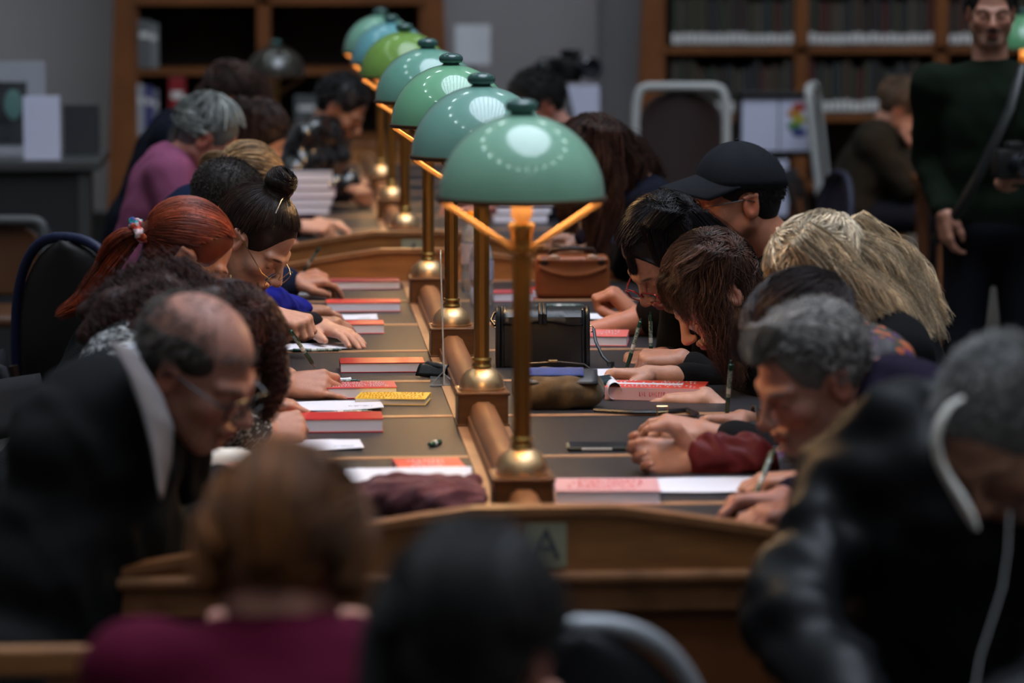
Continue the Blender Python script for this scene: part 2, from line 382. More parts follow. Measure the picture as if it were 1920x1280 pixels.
def hair_to(H, roots, guides, n1=8, n2=14, lift=.004, wave=0, wfreq=40, clump=0, seed=1, jit=.003, curl=0, tail=.0, spread=.6):
    """strands that run over the scalp to the start of the nearest guide, then follow it.
    guides: list of (points in world, radii)."""
    r = np.random.default_rng(seed); N = len(roots); GP = [np.array(g[0], float) for g in guides]; GR = [np.array(g[1], float) for g in guides]
    loc = [H.R.T@((g[0]-H.c)/H.s) for g in GP]; dirs = [nrm((l-CR0)/CR1) for l in loc]
    ch = np.argmax(np.stack([roots@d for d in dirs], 1)+r.normal(size=(N, len(dirs)))*.06, 1)
    paths = np.zeros((N, n1+n2, 3))
    for gi in range(len(guides)):
        m = np.nonzero(ch == gi)[0]
        if not len(m): continue
        g, gr = GP[gi], GR[gi]; K = len(m)
        seg = np.linalg.norm(np.diff(g, axis=0), axis=1); t = np.concatenate([[0], np.cumsum(seg)]); t /= t[-1]
        tt = np.linspace(0, 1, n2)
        ln = 1-tail*r.random(K)**1.5
        ts = tt[None, :]*ln[:, None]
        C = np.stack([np.interp(ts, t, g[:, d]) for d in range(3)], 2); Rd = np.interp(ts, t, gr)
        # smooth centre line a little
        C[:, 1:-1] = .25*C[:, :-2]+.5*C[:, 1:-1]+.25*C[:, 2:]
        T = nrm(g[-1]-g[0]); u = nrm(np.cross(T, [.2, .9, .3])); v = np.cross(T, u)
        # cross-section offset related to where the root sits
        rd = roots[m]; off = (rd-dirs[gi]); ow = off@H.R.T
        a = ow@u; b = ow@v; nn = np.hypot(a, b)+1e-6; rad = np.clip(nn*spread, 0, 1)**.5; rad = np.clip(rad+r.normal(size=K)*.12, 0, 1.1)
        ang = np.arctan2(b, a)+r.normal(size=K)*.25
        OA = np.cos(ang)*rad; OB = np.sin(ang)*rad
        off3 = u[None, None]*(OA[:, None]*Rd)[..., None]+v[None, None]*(OB[:, None]*Rd)[..., None]
        follow = C+off3
        # path over the scalp
        s = np.linspace(0, 1, n1, endpoint=False)[None, :, None]
        d0 = rd[:, None]; d1 = dirs[gi][None, None]
        dd = d0*(1-s)+d1*s; dd /= np.linalg.norm(dd, axis=2, keepdims=True)
        hgt = 1+(lift/.09)*(.45+.75*r.random(K))[:, None, None]
        sp = CR0+dd*CR1*hgt
        sp = H.c+(sp*H.s)@H.R.T
        bl = np.clip((s-.45)/.55, 0, 1)**2
        st = follow[:, :1]
        sp = sp*(1-bl)+st*bl if g[0] is not None else sp
        P = np.concatenate([sp, follow], 1)
        if wave or curl:
            al = np.linspace(0, 1, n1+n2)[None, :]; L = t[-1] if False else seg.sum()+.12
            ph = r.uniform(0, 6.28, K)[:, None] if curl else (np.round(ang/.5)*1.7)[:, None]+r.normal(size=K)[:, None]*.35
            amp = (curl or wave)*np.clip(al*2.2-.35, 0, 1); th = al*L*wfreq+ph
            P += amp[..., None]*(np.cos(th)[..., None]*u+np.sin(th)[..., None]*v*(1 if curl else .5))
        P += np.cumsum(r.normal(size=P.shape)*jit*.25, axis=1)
        paths[m] = P
    return paths
def short_hair(H, roots, length=.02, lean=(0, .3, -.2), seed=2, M=4, lift=.02):
    r = np.random.default_rng(seed); base = CR0+roots*CR1*(1-.03+lift); n = roots/CR1; n /= np.linalg.norm(n, axis=1)[:, None]
    d = n*.55+np.array(lean)+r.normal(size=roots.shape)*.28; d /= np.linalg.norm(d, axis=1)[:, None]
    s = np.linspace(0, 1, M)[None, :, None]; L = (length*(.6+.8*r.random(len(roots))))[:, None, None]
    P = base[:, None]+d[:, None]*s*L-n[:, None]*(s**2)*L*.35
    return H.c+(P*H.s)@H.R.T
def join_np(parts):
    V, Q, n = [], [], 0
    for v, q in parts: V.append(v); Q.append(q+n); n += len(v)
    return np.concatenate(V), np.concatenate(Q)
def mesh_np(me):
    V = np.zeros(len(me.vertices)*3, dtype=np.float32); me.vertices.foreach_get('co', V); Q = np.zeros(len(me.loops), dtype=np.int32); me.loops.foreach_get('vertex_index', Q)
    return V.reshape(-1, 3), Q.reshape(-1, 4)
def cap_sdf(S, H, th=.006, front=True, nape=True, face=(.078, .062, .102), fc=(0, .098, -.026)):
    k = H.s; th = .003; S.ell(H(*CR0), (np.array([.074, .094, .085])+th)*k, H.R, .004)
    S.ell(H(0, -.035, -.005), (np.array([.064, .060, .068])+th*.6)*k, H.R, .008)
    S.ell(H(*fc), np.array(face)*k, H.R, .012, True)
    for sx in (-1, 1): S.ell(H(sx*.084, .004, -.020), np.array([.030, .026, .042])*k, H.R, .008, True)
def make_hair(name, H, material, body, strands=None, r=.0012, cap=True, th=.006, extra=None, res=.006, capkw={}):
    parts = []; cols = []; rc = np.random.default_rng(len(strands or [])+17)
    if cap or extra:
        S = SDF()
        if cap: cap_sdf(S, H, th, **capkw)
        if extra: extra(S)
        me = S.mesh('tmp', res); parts.append(mesh_np(me)); bpy.data.meshes.remove(me); cols.append(np.full(len(parts[-1][0]), .62))
    for p in (strands or []):
        p = np.asarray(p); parts.append(tubes(p, r))
        K = rc.normal(size=(3, 3))*90; mid = p[:, p.shape[1]//2]; cl = np.sin(mid@K[0]+1)+np.sin(mid@K[1]*1.7)+np.sin(mid@K[2]*.6)
        v = np.exp(.30*cl+rc.normal(size=len(p))*.32); cols.append(np.repeat(v, p.shape[1]*3))
    V, Q = join_np(parts); c = np.concatenate(cols)[:, None]*np.ones(3)
    return link_mesh(name, np_mesh(name, V-np.array(body.location), Q, c), material, body)

def glasses(H, body, style='round', m=None, low=0.0):
    b = MB(); k = H.s; rr = .0011 if style == 'round' else .0022
    rx, rz = (.024, .022) if style == 'round' else (.027, .016)
    y0 = .108+low*.3; z0 = -.008-low
    for sx in (-1, 1):
        n = 28; e = 1.0 if style == 'round' else .55
        pts = []
        for i in range(n):
            a = 2*math.pi*i/n; c, s_ = math.cos(a), math.sin(a)
            pts.append(H(sx*.032+rx*math.copysign(abs(c)**e, c), y0-abs(sx*.032+rx*c)*.08, z0+rz*math.copysign(abs(s_)**e, s_)))
        b.tube(pts, rr*k, 6, True)
        b.tube([H(sx*(.032+rx), y0-.005, z0+.006), H(sx*.070, y0-.02, z0+.008), H(sx*.078, .01, .006), H(sx*.080, -.012, .0), H(sx*.078, -.022, -.018)], rr*k, 6)
    b.tube([H(-.009, y0, z0+.004), H(0, y0+.002, z0+.008), H(.009, y0, z0+.004)], rr*k, 6)
    g = child(body, b, 'glasses', m)
    return g
SEATED = []
def person(label, head, yaw, pitch, roll=0, sc=1.0, female=True, skin='fair', hip=None, lean=None, shoulders=.175, hands=(), cloth=None, cloth_name='jacket', sleeve=1.0,
           fres=.0035, res=.011, neckr=.050, foldamp=.004, bulk=1.0, brow=(.06, .035, .02), stubble=None, collar=None, standing=False, neck_off=(0, -.055, -.150), legs=None, twist=0, shdrop=.045, nail=None, cuff=.035, cseed=0, kind='jacket', turtleneck=False, lip=None, feet=True):
    R = frame(yaw, pitch, roll); H = Head(head, R, sc); skin = SK[skin] if isinstance(skin, str) else skin
    B = SDF(); add_head(B, H, female, skin, brow, lip, stubble)
    N = H(*neck_off)                                     # base of the neck
    if lean is not None: N = np.array(lean, float)
    by = math.radians(yaw+twist); fwd = np.array([math.cos(by), math.sin(by), 0]); rt = np.array([math.sin(by), -math.cos(by), 0])
    hip = np.array(hip, float) if hip is not None else np.array([N[0], N[1], 0.52])-fwd*.34
    spine = nrm(N-hip)
    back = nrm(np.cross(rt, spine)); back = back if np.dot(back, fwd) < 0 else -back
    N0 = N-spine*.02
    SH = {1: N+rt*shoulders-spine*shdrop, -1: N-rt*shoulders-spine*shdrop}
    nk = H(0, -.022, -.055)
    B.cap(nk, N0, neckr*sc, neckr*1.08*sc, .02)
    B.cap(N0-spine*.03, hip+spine*.1, .062, .085, .03); B.cap(SH[1], SH[-1], .045, .045, .03)
    J = MBody = SDF(); bk = bulk
    chest = N-spine*.17
    J.ell(chest-back*.015, (.165*bk, .115*bk, .19*bk), np.stack([rt, back, spine], 1), .05)
    J.ell((hip+chest)/2, (.155*bk, .115*bk, .20), np.stack([rt, back, spine], 1), .06); J.ell(hip+spine*.03, (.175*bk, .135*bk, .13), np.stack([rt, back, spine], 1), .05)
    J.cap(SH[1]-rt*.03, SH[-1]+rt*.03, .062*bk, .062*bk, .05); J.cap(N-spine*.035, N-spine*.09, .068*bk, .09*bk, .04)
    if turtleneck: J.cap(N+spine*.0, N+(nk-N)*.45, .066, .063, .02)
    fine = [(H.c-np.array([.135]*3)*sc, H.c+np.array([.135]*3)*sc)]; res_hands = []
    hd = {h['side']: h for h in hands}
    for sd in (1, -1):
        h = hd.get(sd)
        if h is None:
            wp = SH[sd]+fwd*.30+rt*sd*-.03; wp[2] = .80
            if standing: wp = SH[sd]+rt*sd*.06-np.array([0, 0, .53])
            h = dict(side=sd, wrist=wp, fwd=fwd if not standing else (0, 0, -1), dorsal=(0, 0, 1) if not standing else rt*sd, pose='relaxed')
        w = np.array(h['wrist'], float); f = nrm(h['fwd']); el = h.get('elbow')
        if el is None: el = ik(SH[sd], w, .29*sc, .26*sc, h.get('pole', rt*sd*.6+np.array([0, 0, -1.])-fwd*.3))
        el = np.array(el, float); ad = nrm(w-el)
        B.chain([SH[sd], el, w-ad*.05, w+f*.01], [.047, .040, .028 if female else .031, .025 if female else .028], .012)
        L, tips = add_hand(B, w, f, h['dorsal'], sd == 1, h['pose'], skin, sc*(1.0 if female else 1.08)*h.get('sc', 1), nail=nail)
        res_hands.append((L, tips, f)); c = L(0, .08, -.02); fine.append((c-.12, c+.12))
        if sleeve > 0:
            we = w-ad*cuff if sleeve >= 1 else el+(w-el)*(sleeve-.5)*2 if sleeve > .5 else SH[sd]+(el-SH[sd])*sleeve*2
            if sleeve > .5:
                J.cap(SH[sd], el, .066*bk, .056*bk, .03); J.cap(el, we, .055*bk, .041*bk, .02)
            else: J.cap(SH[sd], we, .066*bk, .058*bk, .03)
        h['_e'] = el
    loc = np.array([hip[0], hip[1], 0.0])
    for S in (B, J):
        S.p = [tuple([q[0], q[1]-loc, (q[2]-loc if q[0] == 'c' else q[2])]+list(q[3:])) for q in S.p]; S.c = [(c-loc, r, RR, col, so) for c, r, RR, col, so in S.c]
    me = B.mesh('person', res, [(a-loc, b-loc) for a, b in fine], fres, skin)
    body = link_mesh('person', me, mSkin); body.location = loc; tag(body, label, 'person')
    if cloth is not None:
        cm = J.mesh(kind, max(fres*1.7, .006), disp=folds(foldamp, 28, cseed)); link_mesh(kind, cm, cloth, body)
    # trousers and shoes
    if feet:
        T = SDF(); hl = hip-loc
        if standing:
            for sd in (1, -1):
                T.chain([hl+rt*sd*.085, hl+rt*sd*.1+np.array([0, 0, -.42])+fwd*.02, np.array([0, 0, .06])+rt*sd*.11], [.095, .07, .055], .03)
        else:
            for sd in (1, -1):
                kn = hl+rt*sd*.13+fwd*.40; kn[2] = .50; T.chain([hl+rt*sd*.09, kn, kn*np.array([1, 1, 0])+np.array([0, 0, .08])+fwd*.02], [.09, .068, .05], .03)
        T.ell(hl+np.array([0, 0, -.02]), (.17, .15, .11), None, .04)
        link_mesh('trousers', T.mesh('trousers', .018), legs or M['trousers'], body)
        for sd in (1, -1):
            a = (rt*sd*.11 if standing else hl*np.array([1, 1, 0])+rt*sd*.13+fwd*.42); a = np.array([a[0], a[1], .045])
            Z = SDF(); Z.cap(a-fwd*.04, a+fwd*.15, .042, .036, .02); Z.cap(a-fwd*.03+np.array([0, 0, .03]), a+np.array([0, 0, .05]), .042, .042, .02)
            link_mesh('shoe', Z.mesh('shoe', .012), M['shoe'], body)
    if not standing: SEATED.append((loc, by, label))
    return body, H, N, SH, res_hands, dict(fwd=fwd, rt=rt, spine=spine, back=back, hip=hip, loc=loc)
def local(body, pts): return [np.array(p, float)-np.array(body.location) for p in pts]
def child(body, mb, name, m, smooth=True):
    o = mb.build(name, m, None, smooth)
    o.data.transform(Matrix.Translation(-Vector(body.location))); o.parent = body; return o
def collar_ring(N, up, fwd, r, h, m, body, name='collar', open_=.5, rt=None):
    b = MB(); up = nrm(up); f = nrm(np.array(fwd)-up*np.dot(fwd, up)); s = np.cross(up, f); n = 28
    def fn(u, v):
        a = open_+u*(2*math.pi-2*open_); rr = r*(1+.10*(1-v)+.04*math.sin(3*a)); p = N+(f*math.cos(a)*1.05+s*math.sin(a))*rr+up*(h*v+.012*math.cos(a)*-1); return p
    b.grid(fn, n, 4); o = child(body, b, name, m); sm = o.modifiers.new('thick', 'SOLIDIFY'); sm.thickness = .005; return o
# ------------------------------------------------------------------ palette
M = {}
M['wood'] = mat('oak wood', (.36, .145, .045), .42, noise=(9, .22, (1, 1, 6)), coat=.15)
M['woodlight'] = mat('pale oak edging', (.44, .225, .115), .4, noise=(14, .12), coat=.1)
M['wooddark'] = mat('brown wood panel', (.19, .062, .018), .45, noise=(7, .35, (1, 4, 1)), coat=.1)
M['pedwood'] = mat('pedestal wood', (.15, .055, .015), .38, noise=(14, .25, (1, 1, 5)), coat=.1)
M['rail'] = mat('oak rail', (.32, .135, .055), .38, noise=(16, .28, (1, .15, 1)), bump=(20, .1))
M['pad'] = mat('black leather desk pad', (.030, .0295, .0345), .42, noise=(30, .1), bump=(420, .18), spec=.22)
M['brass'] = mat('aged brass', (.44, .27, .085), .30, 1, noise=(25, .12))
M['brasspost'] = mat('dark brass post', (.32, .17, .048), .45, 1, noise=(20, .2, (1, 1, .1)))
M['brassdome'] = mat('polished brass', (.92, .62, .34), .38, 1)
M['shade_in'] = mat('white enamel', (.85, .83, .75), .5)
M['trousers'] = mat('dark trousers', (.010, .010, .015), .9, spec=.1)
M['shoe'] = mat('black shoe leather', (.01, .01, .01), .4)
M['steel'] = mat('brushed steel', (.5, .5, .5), .3, 1)
M['gold'] = mat('gold metal', (.75, .52, .25), .25, 1)
M['paper'] = mat('white paper', (.72, .74, .84), .6, noise=(5, .03))
M['pages'] = mat('book page block', (.86, .86, 1.0), .7)
M['black'] = mat('black plastic', (.012, .012, .012), .35)
M['leather'] = mat('black leather', (.007, .007, .009), .34, bump=(160, .15), spec=.4)
M['text'] = mat('dark print', (.10, .10, .12), .7)

# ------------------------------------------------------------------ the room
XC = 0.4523                                   # the line the lamps stand on
ZT = 0.754                                    # desk surface
FX0, FX1, FY0, FY1, ZC = -14, 14.5, -9, 20.0, 13.5
b = MB(); b.box(((FX0+FX1)/2, (FY0+FY1)/2, -.05), (FX1-FX0, FY1-FY0, .1)); tag(b.build('floor', mat('dark stone floor', (.075, .068, .062), .5, noise=(2, .2))), kind='structure')
mw = mat('grey painted wall', (.37, .335, .33), .8, noise=(.6, .15))
b = MB(); b.box(((FX0+FX1)/2, FY1+.1, ZC/2), (FX1-FX0+.4, .2, ZC)); tag(b.build('wall_back', mw), kind='structure')
b = MB(); b.box(((FX0+FX1)/2, FY0-.1, ZC/2), (FX1-FX0+.4, .2, ZC)); tag(b.build('wall_front', mw), kind='structure')
b = MB(); b.box((FX0-.1, (FY0+FY1)/2, ZC/2), (.2, FY1-FY0, ZC)); tag(b.build('wall_left', mw), kind='structure')
b = MB(); b.box((FX1+.1, (FY0+FY1)/2, ZC/2), (.2, FY1-FY0, ZC)); tag(b.build('wall_right', mw), kind='structure')
b = MB(); b.box(((FX0+FX1)/2, (FY0+FY1)/2, ZC+.1), (FX1-FX0+.4, FY1-FY0+.4, .2)); tag(b.build('ceiling', mat('cream vault', (.30, .27, .22), .8)), kind='structure')
# oval glass roof with glazing bars, and the ring of round windows about it
SKC = (2.2, 6.6); SA, SB = 4.9, 7.0
msky = mat('daylight glass', (.8, .85, .85), .4, emit=((.80, .90, 1.06), SKYLIGHT))
b = MB(); vs = [b.bm.verts.new((SKC[0]+SA*math.cos(2*math.pi*i/64), SKC[1]+SB*math.sin(2*math.pi*i/64), ZC-.06)) for i in range(64)]; b.bm.faces.new(vs[::-1])
sk = tag(b.build('window_1', msky), kind='structure')
b = MB()
for i in range(-4, 5):
    x = i*1.0; h = SB*math.sqrt(max(0, 1-(x/SA)**2)); b.box((SKC[0]+x, SKC[1], ZC-.1), (.13, 2*h, .08))
for i in range(-6, 7):
    y = i*1.1; h = SA*math.sqrt(max(0, 1-(y/SB)**2)); b.box((SKC[0], SKC[1]+y, ZC-.1), (2*h, .13, .08))
b.tube([(SKC[0]+(SA+.1)*math.cos(2*math.pi*i/64), SKC[1]+(SB+.1)*math.sin(2*math.pi*i/64), ZC-.1) for i in range(64)], .2, 6, True)
tag(b.build('trim_1', mat('iron glazing bar', (.05, .06, .06), .5)), kind='structure')
moc = mat('round window glass', (.8, .85, .85), .4, emit=((.80, .95, 1.0), OCULUS))
for i in range(18):
    a = 2*math.pi*(i+.5)/18; x, y = SKC[0]-.6+10.2*math.cos(a), SKC[1]+13.6*math.sin(a)
    b = MB(); b.lathe([(0, 0), (.72, 0), (.72, .04), (0, .04)], (0, 0, 0), 28)
    o = tag(b.build('window_%d' % (i+2), moc), kind='structure'); o.location = (x, y, ZC-.55)
    o.rotation_euler = (0, math.radians(28), a+math.pi)

# ------------------------------------------------------------------ reading desks
def desk(y0, y1, label, letter, nseat):
    t = empty('reading_desk', (XC, (y0+y1)/2, 0), 0, label, 'desk'); L = y1-y0; HW = .70
    b = MB(); b.box((0, 0, ZT-.022), (HW*2, L-.05, .036), .003)
    b.build('tabletop', M['wooddark'], t)
    per = L/nseat
    for s in (-1, 1):
        for k in range(nseat):
            yc = -L/2+per*(k+.5); b = MB(); b.box((s*(.056+HW-.03)/2, yc, ZT-.0025), (HW-.03-.056, per-.034, .005), .001)
            b.build('desk_pad', M['pad'], t)
    b = MB()
    for s in (-1, 1):
        for k in range(nseat+1):
            yc = -L/2+per*k; yc = max(-L/2+.03, min(L/2-.03, yc)); b.box((s*(.056+HW-.03)/2, yc, ZT-.002), (HW-.03-.056, .032, .008), .0015)
        b.box((s*(HW-.012), 0, ZT-.004), (.036, L-.05, .012), .003)
        b.box((s*.0435, 0, ZT-.002), (.025, L-.05, .008), .001)
    b.build('edging', M['woodlight'], t)
    b = MB(); prof = [(-.030, ZT), (-.030, ZT+.030), (-.024, ZT+.046), (-.012, ZT+.055), (.012, ZT+.055), (.024, ZT+.046), (.030, ZT+.030), (.030, ZT)]
    b.prism(prof, L-.06, 'y', -L/2+.03)
    b.prism([(-.034, ZT), (-.034, ZT+.022), (-.028, ZT+.028), (.028, ZT+.028), (.034, ZT+.022), (.034, ZT)], L-.06, 'y', -L/2+.03)
    b.build('rail', M['rail'], t, True)
    for s in (-1, 1):
        HB = HW+.03
        b = MB(); top = .085; pk = .12
        out = [(-HB, ZT-.075), (-HB, ZT-.012), (-pk-.1, ZT+top-.014), (-pk, ZT+top), (pk, ZT+top), (pk+.1, ZT+top-.014), (HB, ZT-.012), (HB, ZT-.075)]
        b.prism(out, .026, 'y', s*L/2-.013)
        eb = b.build('end_board', M['wood'], t)
        b = MB(); up = out[1:-1]
        cap = [(x, z) for x, z in up]+[(x, z+.014) for x, z in up[::-1]]
        n = len(up)
        for i in range(n-1):
            b.prism([up[i], up[i+1], (up[i+1][0], up[i+1][1]+.014), (up[i][0], up[i][1]+.014)], .042, 'y', s*L/2-.021)
        b.build('cap_moulding', M['woodlight'] if False else M['rail'], eb)
        b = MB(); b.box((0, s*L/2+s*.008, ZT-.020), (HB*2+.02, .05, .022), .008); b.box((0, s*L/2, ZT-.055), (HB*2-.02, .03, .05), .004)
        b.build('ledge_moulding', M['rail'], eb)
        b = MB(); b.box((0, s*(L/2-.02), ZT-.21), (HB*2-.10, .03, .27)); b.box((0, s*(L/2-.01), ZT-.335), (HB*2-.12, .03, .02), .004)
        b.build('end_panel', M['wooddark'], t)
        if letter:
            b = MB(); b.box((.004, s*(L/2+.0145), ZT+.035), (.068, .003, .076), .001); pl = b.build('letter_plate', mat('cream plate', (.42, .40, .27), .5), eb)
            cu = bpy.data.curves.new('letter', 'FONT'); cu.body = letter; cu.size = .072; cu.extrude = .0008; cu.align_x = 'CENTER'; cu.align_y = 'CENTER'
            to = bpy.data.objects.new('tmp', cu); COL.objects.link(to); dg = bpy.context.evaluated_depsgraph_get(); me = bpy.data.meshes.new_from_object(to.evaluated_get(dg)); bpy.data.objects.remove(to)
            me.transform(Matrix.Translation((.004, s*(L/2+.017), ZT+.035)) @ Matrix.Rotation(math.radians(90 if s < 0 else 90), 4, 'X') @ Matrix.Rotation(0 if s < 0 else math.pi, 4, 'Y'))
            me.materials.clear(); lo = link_mesh('letter', me, M['text'], t); lo.parent = pl
    for s in (-1, 1):
        for yy in (-L/2+.1, 0, L/2-.1):
            b = MB(); b.box((s*.52, yy, ZT/2-.02), (.07, .07, ZT-.04), .006); b.box((s*.52, yy, .05), (.09, .09, .1), .006); b.build('leg', M['wooddark'], t)
        b = MB(); b.box((s*.52, 0, ZT-.08), (.03, L-.2, .08)); b.build('apron', M['wooddark'], t)
    return t
SEAT = 0.593
Y0 = 5.62; Y1 = Y0+8*SEAT; Y2 = Y1+.62; Y3 = Y2+8*SEAT
desk(Y0, Y1, 'long oak reading desk with black leather pads, nearer one, end board marked A', 'A', 8)
desk(Y2, Y3, 'farther long oak reading desk, its end board behind the nearer desk', '4', 8)

# ------------------------------------------------------------------ lamps
GLASS = [((.185, .38, .255), 0), ((.145, .31, .25), 0), ((.14, .36, .20), 0), ((.12, .30, .225), 0), ((.22, .365, .085), .4), ((.12, .33, .36), .08), ((.17, .38, .26), .05)]
LAMPY = [6.115, 7.285, 8.50, 9.75, 11.43, 12.66, 13.86]
LLAB = ['green glass dome desk lamp on brass post, nearest and largest of the row', 'green glass dome lamp directly behind the nearest one, window reflection beside its knob',
        'green glass dome lamp third from the front, bright leaf-green glass', 'green glass dome lamp fourth from the front, last on the nearer desk',
        'yellow-green glowing dome lamp, first on the farther desk', 'blue-tinted dome lamp between the yellow-green lamp and the farthest one', 'pale green dome lamp farthest back in the row']
def shade_mat(i):
    c, tr = GLASS[i]; m = mat('green glass shade %d' % i, tuple(min(.59, v*1.6) for v in c), .35, coat=1.0, noise=(3, .10)); m.node_tree.nodes['Principled BSDF'].inputs['Coat IOR'].default_value = 1.55; m.node_tree.nodes['Principled BSDF'].inputs['Coat Roughness'].default_value = .015
    if tr:
        nt = m.node_tree; p = nt.nodes['Principled BSDF']; out = nt.nodes['Material Output']; t = nt.nodes.new('ShaderNodeBsdfTranslucent'); t.inputs[0].default_value = (*[min(1, v*1.8) for v in c], 1)
        mx = nt.nodes.new('ShaderNodeMixShader'); mx.inputs[0].default_value = tr; nt.links.new(p.outputs[0], mx.inputs[1]); nt.links.new(t.outputs[0], mx.inputs[2]); nt.links.new(mx.outputs[0], out.inputs[0])
    return m
ZR = ZT+.105+.47                                # rim height
def lamp(i, y, x=XC, label=None, z0=ZT, sm=None, group='green dome lamps along the desks'):
    t = empty('desk_lamp', (x, y, z0), 0, label or LLAB[i], 'lamp', group)
    b = MB(); b.box((0, 0, .034), (.108, .108, .068), .003); b.box((0, 0, .071), (.116, .116, .008), .003); b.box((0, 0, .003), (.114, .114, .006), .001)
    b.build('pedestal', M['pedwood'], t)
    b = MB(); pr = [(.051, .075), (.051, .080)]
    for k in range(11): a = math.pi/2*k/12; pr.append((.049*math.cos(a), .080+.046*math.sin(a)))
    b.lathe(pr, seg=40); db = b.build('brass_dome', M['brassdome'], t, True)
    b = MB(); b.lathe([(.012, .122), (.0205, .122), (.022, .126), (.0195, .130), (.0195, .136), (.022, .140), (.020, .144), (.0, .144)], seg=32); b.build('collar', M['brass'], t, True)
    b = MB(); pr = []
    b.lathe([(.0168, .143), (.0168, .470), (.0185, .474), (.024, .480), (.024, .486)], seg=10); b.build('post', M['brasspost'], t)
    b = MB(); b.lathe([(.018, .480), (.0165, .488), (.0215, .518), (.0245, .521), (.0245, .530), (.018, .532), (.0, .532)], seg=24); b.build('cup', M['brass'], t, True)
    b = MB(); b.lathe([(.010, .530), (.015, .538), (.0195, .545), (.0195, .580), (.017, .586), (.0, .590)], seg=24); b.build('socket', mat('cream socket', (.60, .36, .19), .4), t, True)
    b = MB(); b.lathe([(.0, .588), (.012, .592), (.026, .618), (.028, .635), (.020, .655), (0, .663)], seg=20); b.build('bulb', mat('lit bulb', (1, .8, .5), .4, emit=((1.0, .60, .27), BULB)), t, True)
    for s in (-1, 1):
        b = MB(); d = Vector((s*.132, 0, .088)); ln = d.length; b.box((0, 0, 0), (ln, .010, .011), .002, Matrix.Rotation(-math.atan2(d.z, d.x) if s > 0 else math.atan2(d.z, -d.x), 3, 'Y'))
        o = b.build('arm', mat('arm brass', (.34, .19, .085), .5, .5), t); o.location = (s*(.014+.066), 0, .484+.044)
    b = MB(); pr = [(.1505, 0), (.154, .001), (.154, .008), (.1495, .010), (.146, .006), (.146, .001), (.1505, 0)]; b.lathe([(r, z+.572) for r, z in pr], seg=72); b.build('rim', mat('bronze rim', (.10, .045, .018), .4, .7), t, True)
    b = MB(); pr = [(.150*math.cos(math.pi/2*k/22), .578+.150*math.sin(math.pi/2*k/22)) for k in range(22)]; pr = pr+[(.013, .728)]
    b.lathe(pr+[(r-.003, z-.004) for r, z in pr[::-1]], seg=72); sh = b.build('shade', sm or shade_mat(i), t, True)
    sh.data.materials.append(M['shade_in'])
    for p in sh.data.polygons:
        c = p.center; r = math.sqrt(c.x**2+c.y**2+(c.z-.578)**2)
        if c.z < .7255 and r < .1475: p.material_index = 1
    kc = (.045, .13, .115)
    b = MB(); b.lathe([(.0, .722), (.022, .720), (.022, .727), (.019, .730), (.0265, .733), (.030, .739), (.0295, .746), (.024, .752), (.012, .7555), (.0, .756)], seg=32)
    b.build('knob', mat('dark green ceramic', kc, .22, coat=.6), t, True)
    return t
for i, y in enumerate(LAMPY): lamp(i, y)

# ------------------------------------------------------------------ things on the desks
def book(c, w, d, h, rz, label, coverc, group=None, spine=None, art=None, pagec=None, soft=False, name='book', cat='book'):
    """c: centre on the desk; w across (X), d deep (Y), h thick"""
    t = empty(name, (c[0], c[1], c[2]), math.radians(rz), label, cat, group)
    mc = mat('cover %s' % (coverc,), coverc, .35, coat=.2)
    b = MB(); b.box((0, -.001, h/2), (w-.004, d-.006, h-.0015)); b.build('page_block', pagec or M['pages'], t)
    ct = min(.003, h*.09); b = MB(); b.box((0, 0, h-ct/2), (w, d, ct), ct*.3); b.box((0, 0, ct/2), (w, d, ct), ct*.3); b.box((0, d/2-.0015, h/2), (w, .003, h-.004))
    b.build('cover', mc, t)
    return t
def lettering(t, w, d, z, rows, cm, x0=None, y0=None, cell=.006, seed=0, name='cover_print', rot=None, loc=None, skip=.22, hgt=None):
    """rows of small printed characters too small to read"""
    r = random.Random(seed); b = MB(); hgt = hgt or d/rows*.55
    for j in range(rows):
        y = -d/2+d*(j+.5)/rows; x = -w/2
        while x < w/2-cell:
            wd = cell*r.uniform(.35, .8)
            if r.random() > skip:
                b.box((x+wd/2, y, .0003), (wd*.3, hgt, .0006)); b.box((x+wd/2+cell*.12, y+r.choice((-.4, 0, .4))*hgt, .0003), (wd*.6, hgt*.2, .0006))
            x += wd+cell*.18
    o = b.build(name, cm, t); o.location = loc or (0, 0, z)
    if rot: o.rotation_euler = rot
    return o
def sheet(px, rz, label, w=.21, d=.297, group='papers on the desk', curl=.0, z=ZT, c=None, prints=0, name='paper_sheet', seed=0, cat='paper', corner=0):
    c = c if c is not None else WZ(px[0], px[1], z); t = MB(); r = random.Random(seed)
    def fn(u, v):
        x = (u-.5)*w; y = (v-.5)*d; zz = .0018+curl*((u)**3)*(.5+.5*math.sin(v*3+seed))+.0012*math.sin(u*5+v*4+seed)
        return (x, y, zz)
    t.grid(fn, 14, 10); o = t.build(name, M['paper'], None, True); o.location = (c[0], c[1], z+.0012); o.rotation_euler = (0, 0, math.radians(rz)); m = o.modifiers.new('s', 'SOLIDIFY'); m.thickness = .0006
    tag(o, label, cat, group)
    if prints:
        lettering(o, w*.22, .014, .0035, 2, M['text'], cell=.005, seed=seed, name='printed_lines', loc=(w*.30, -d*.38, .0045+curl*.6), hgt=.0022)
    return o
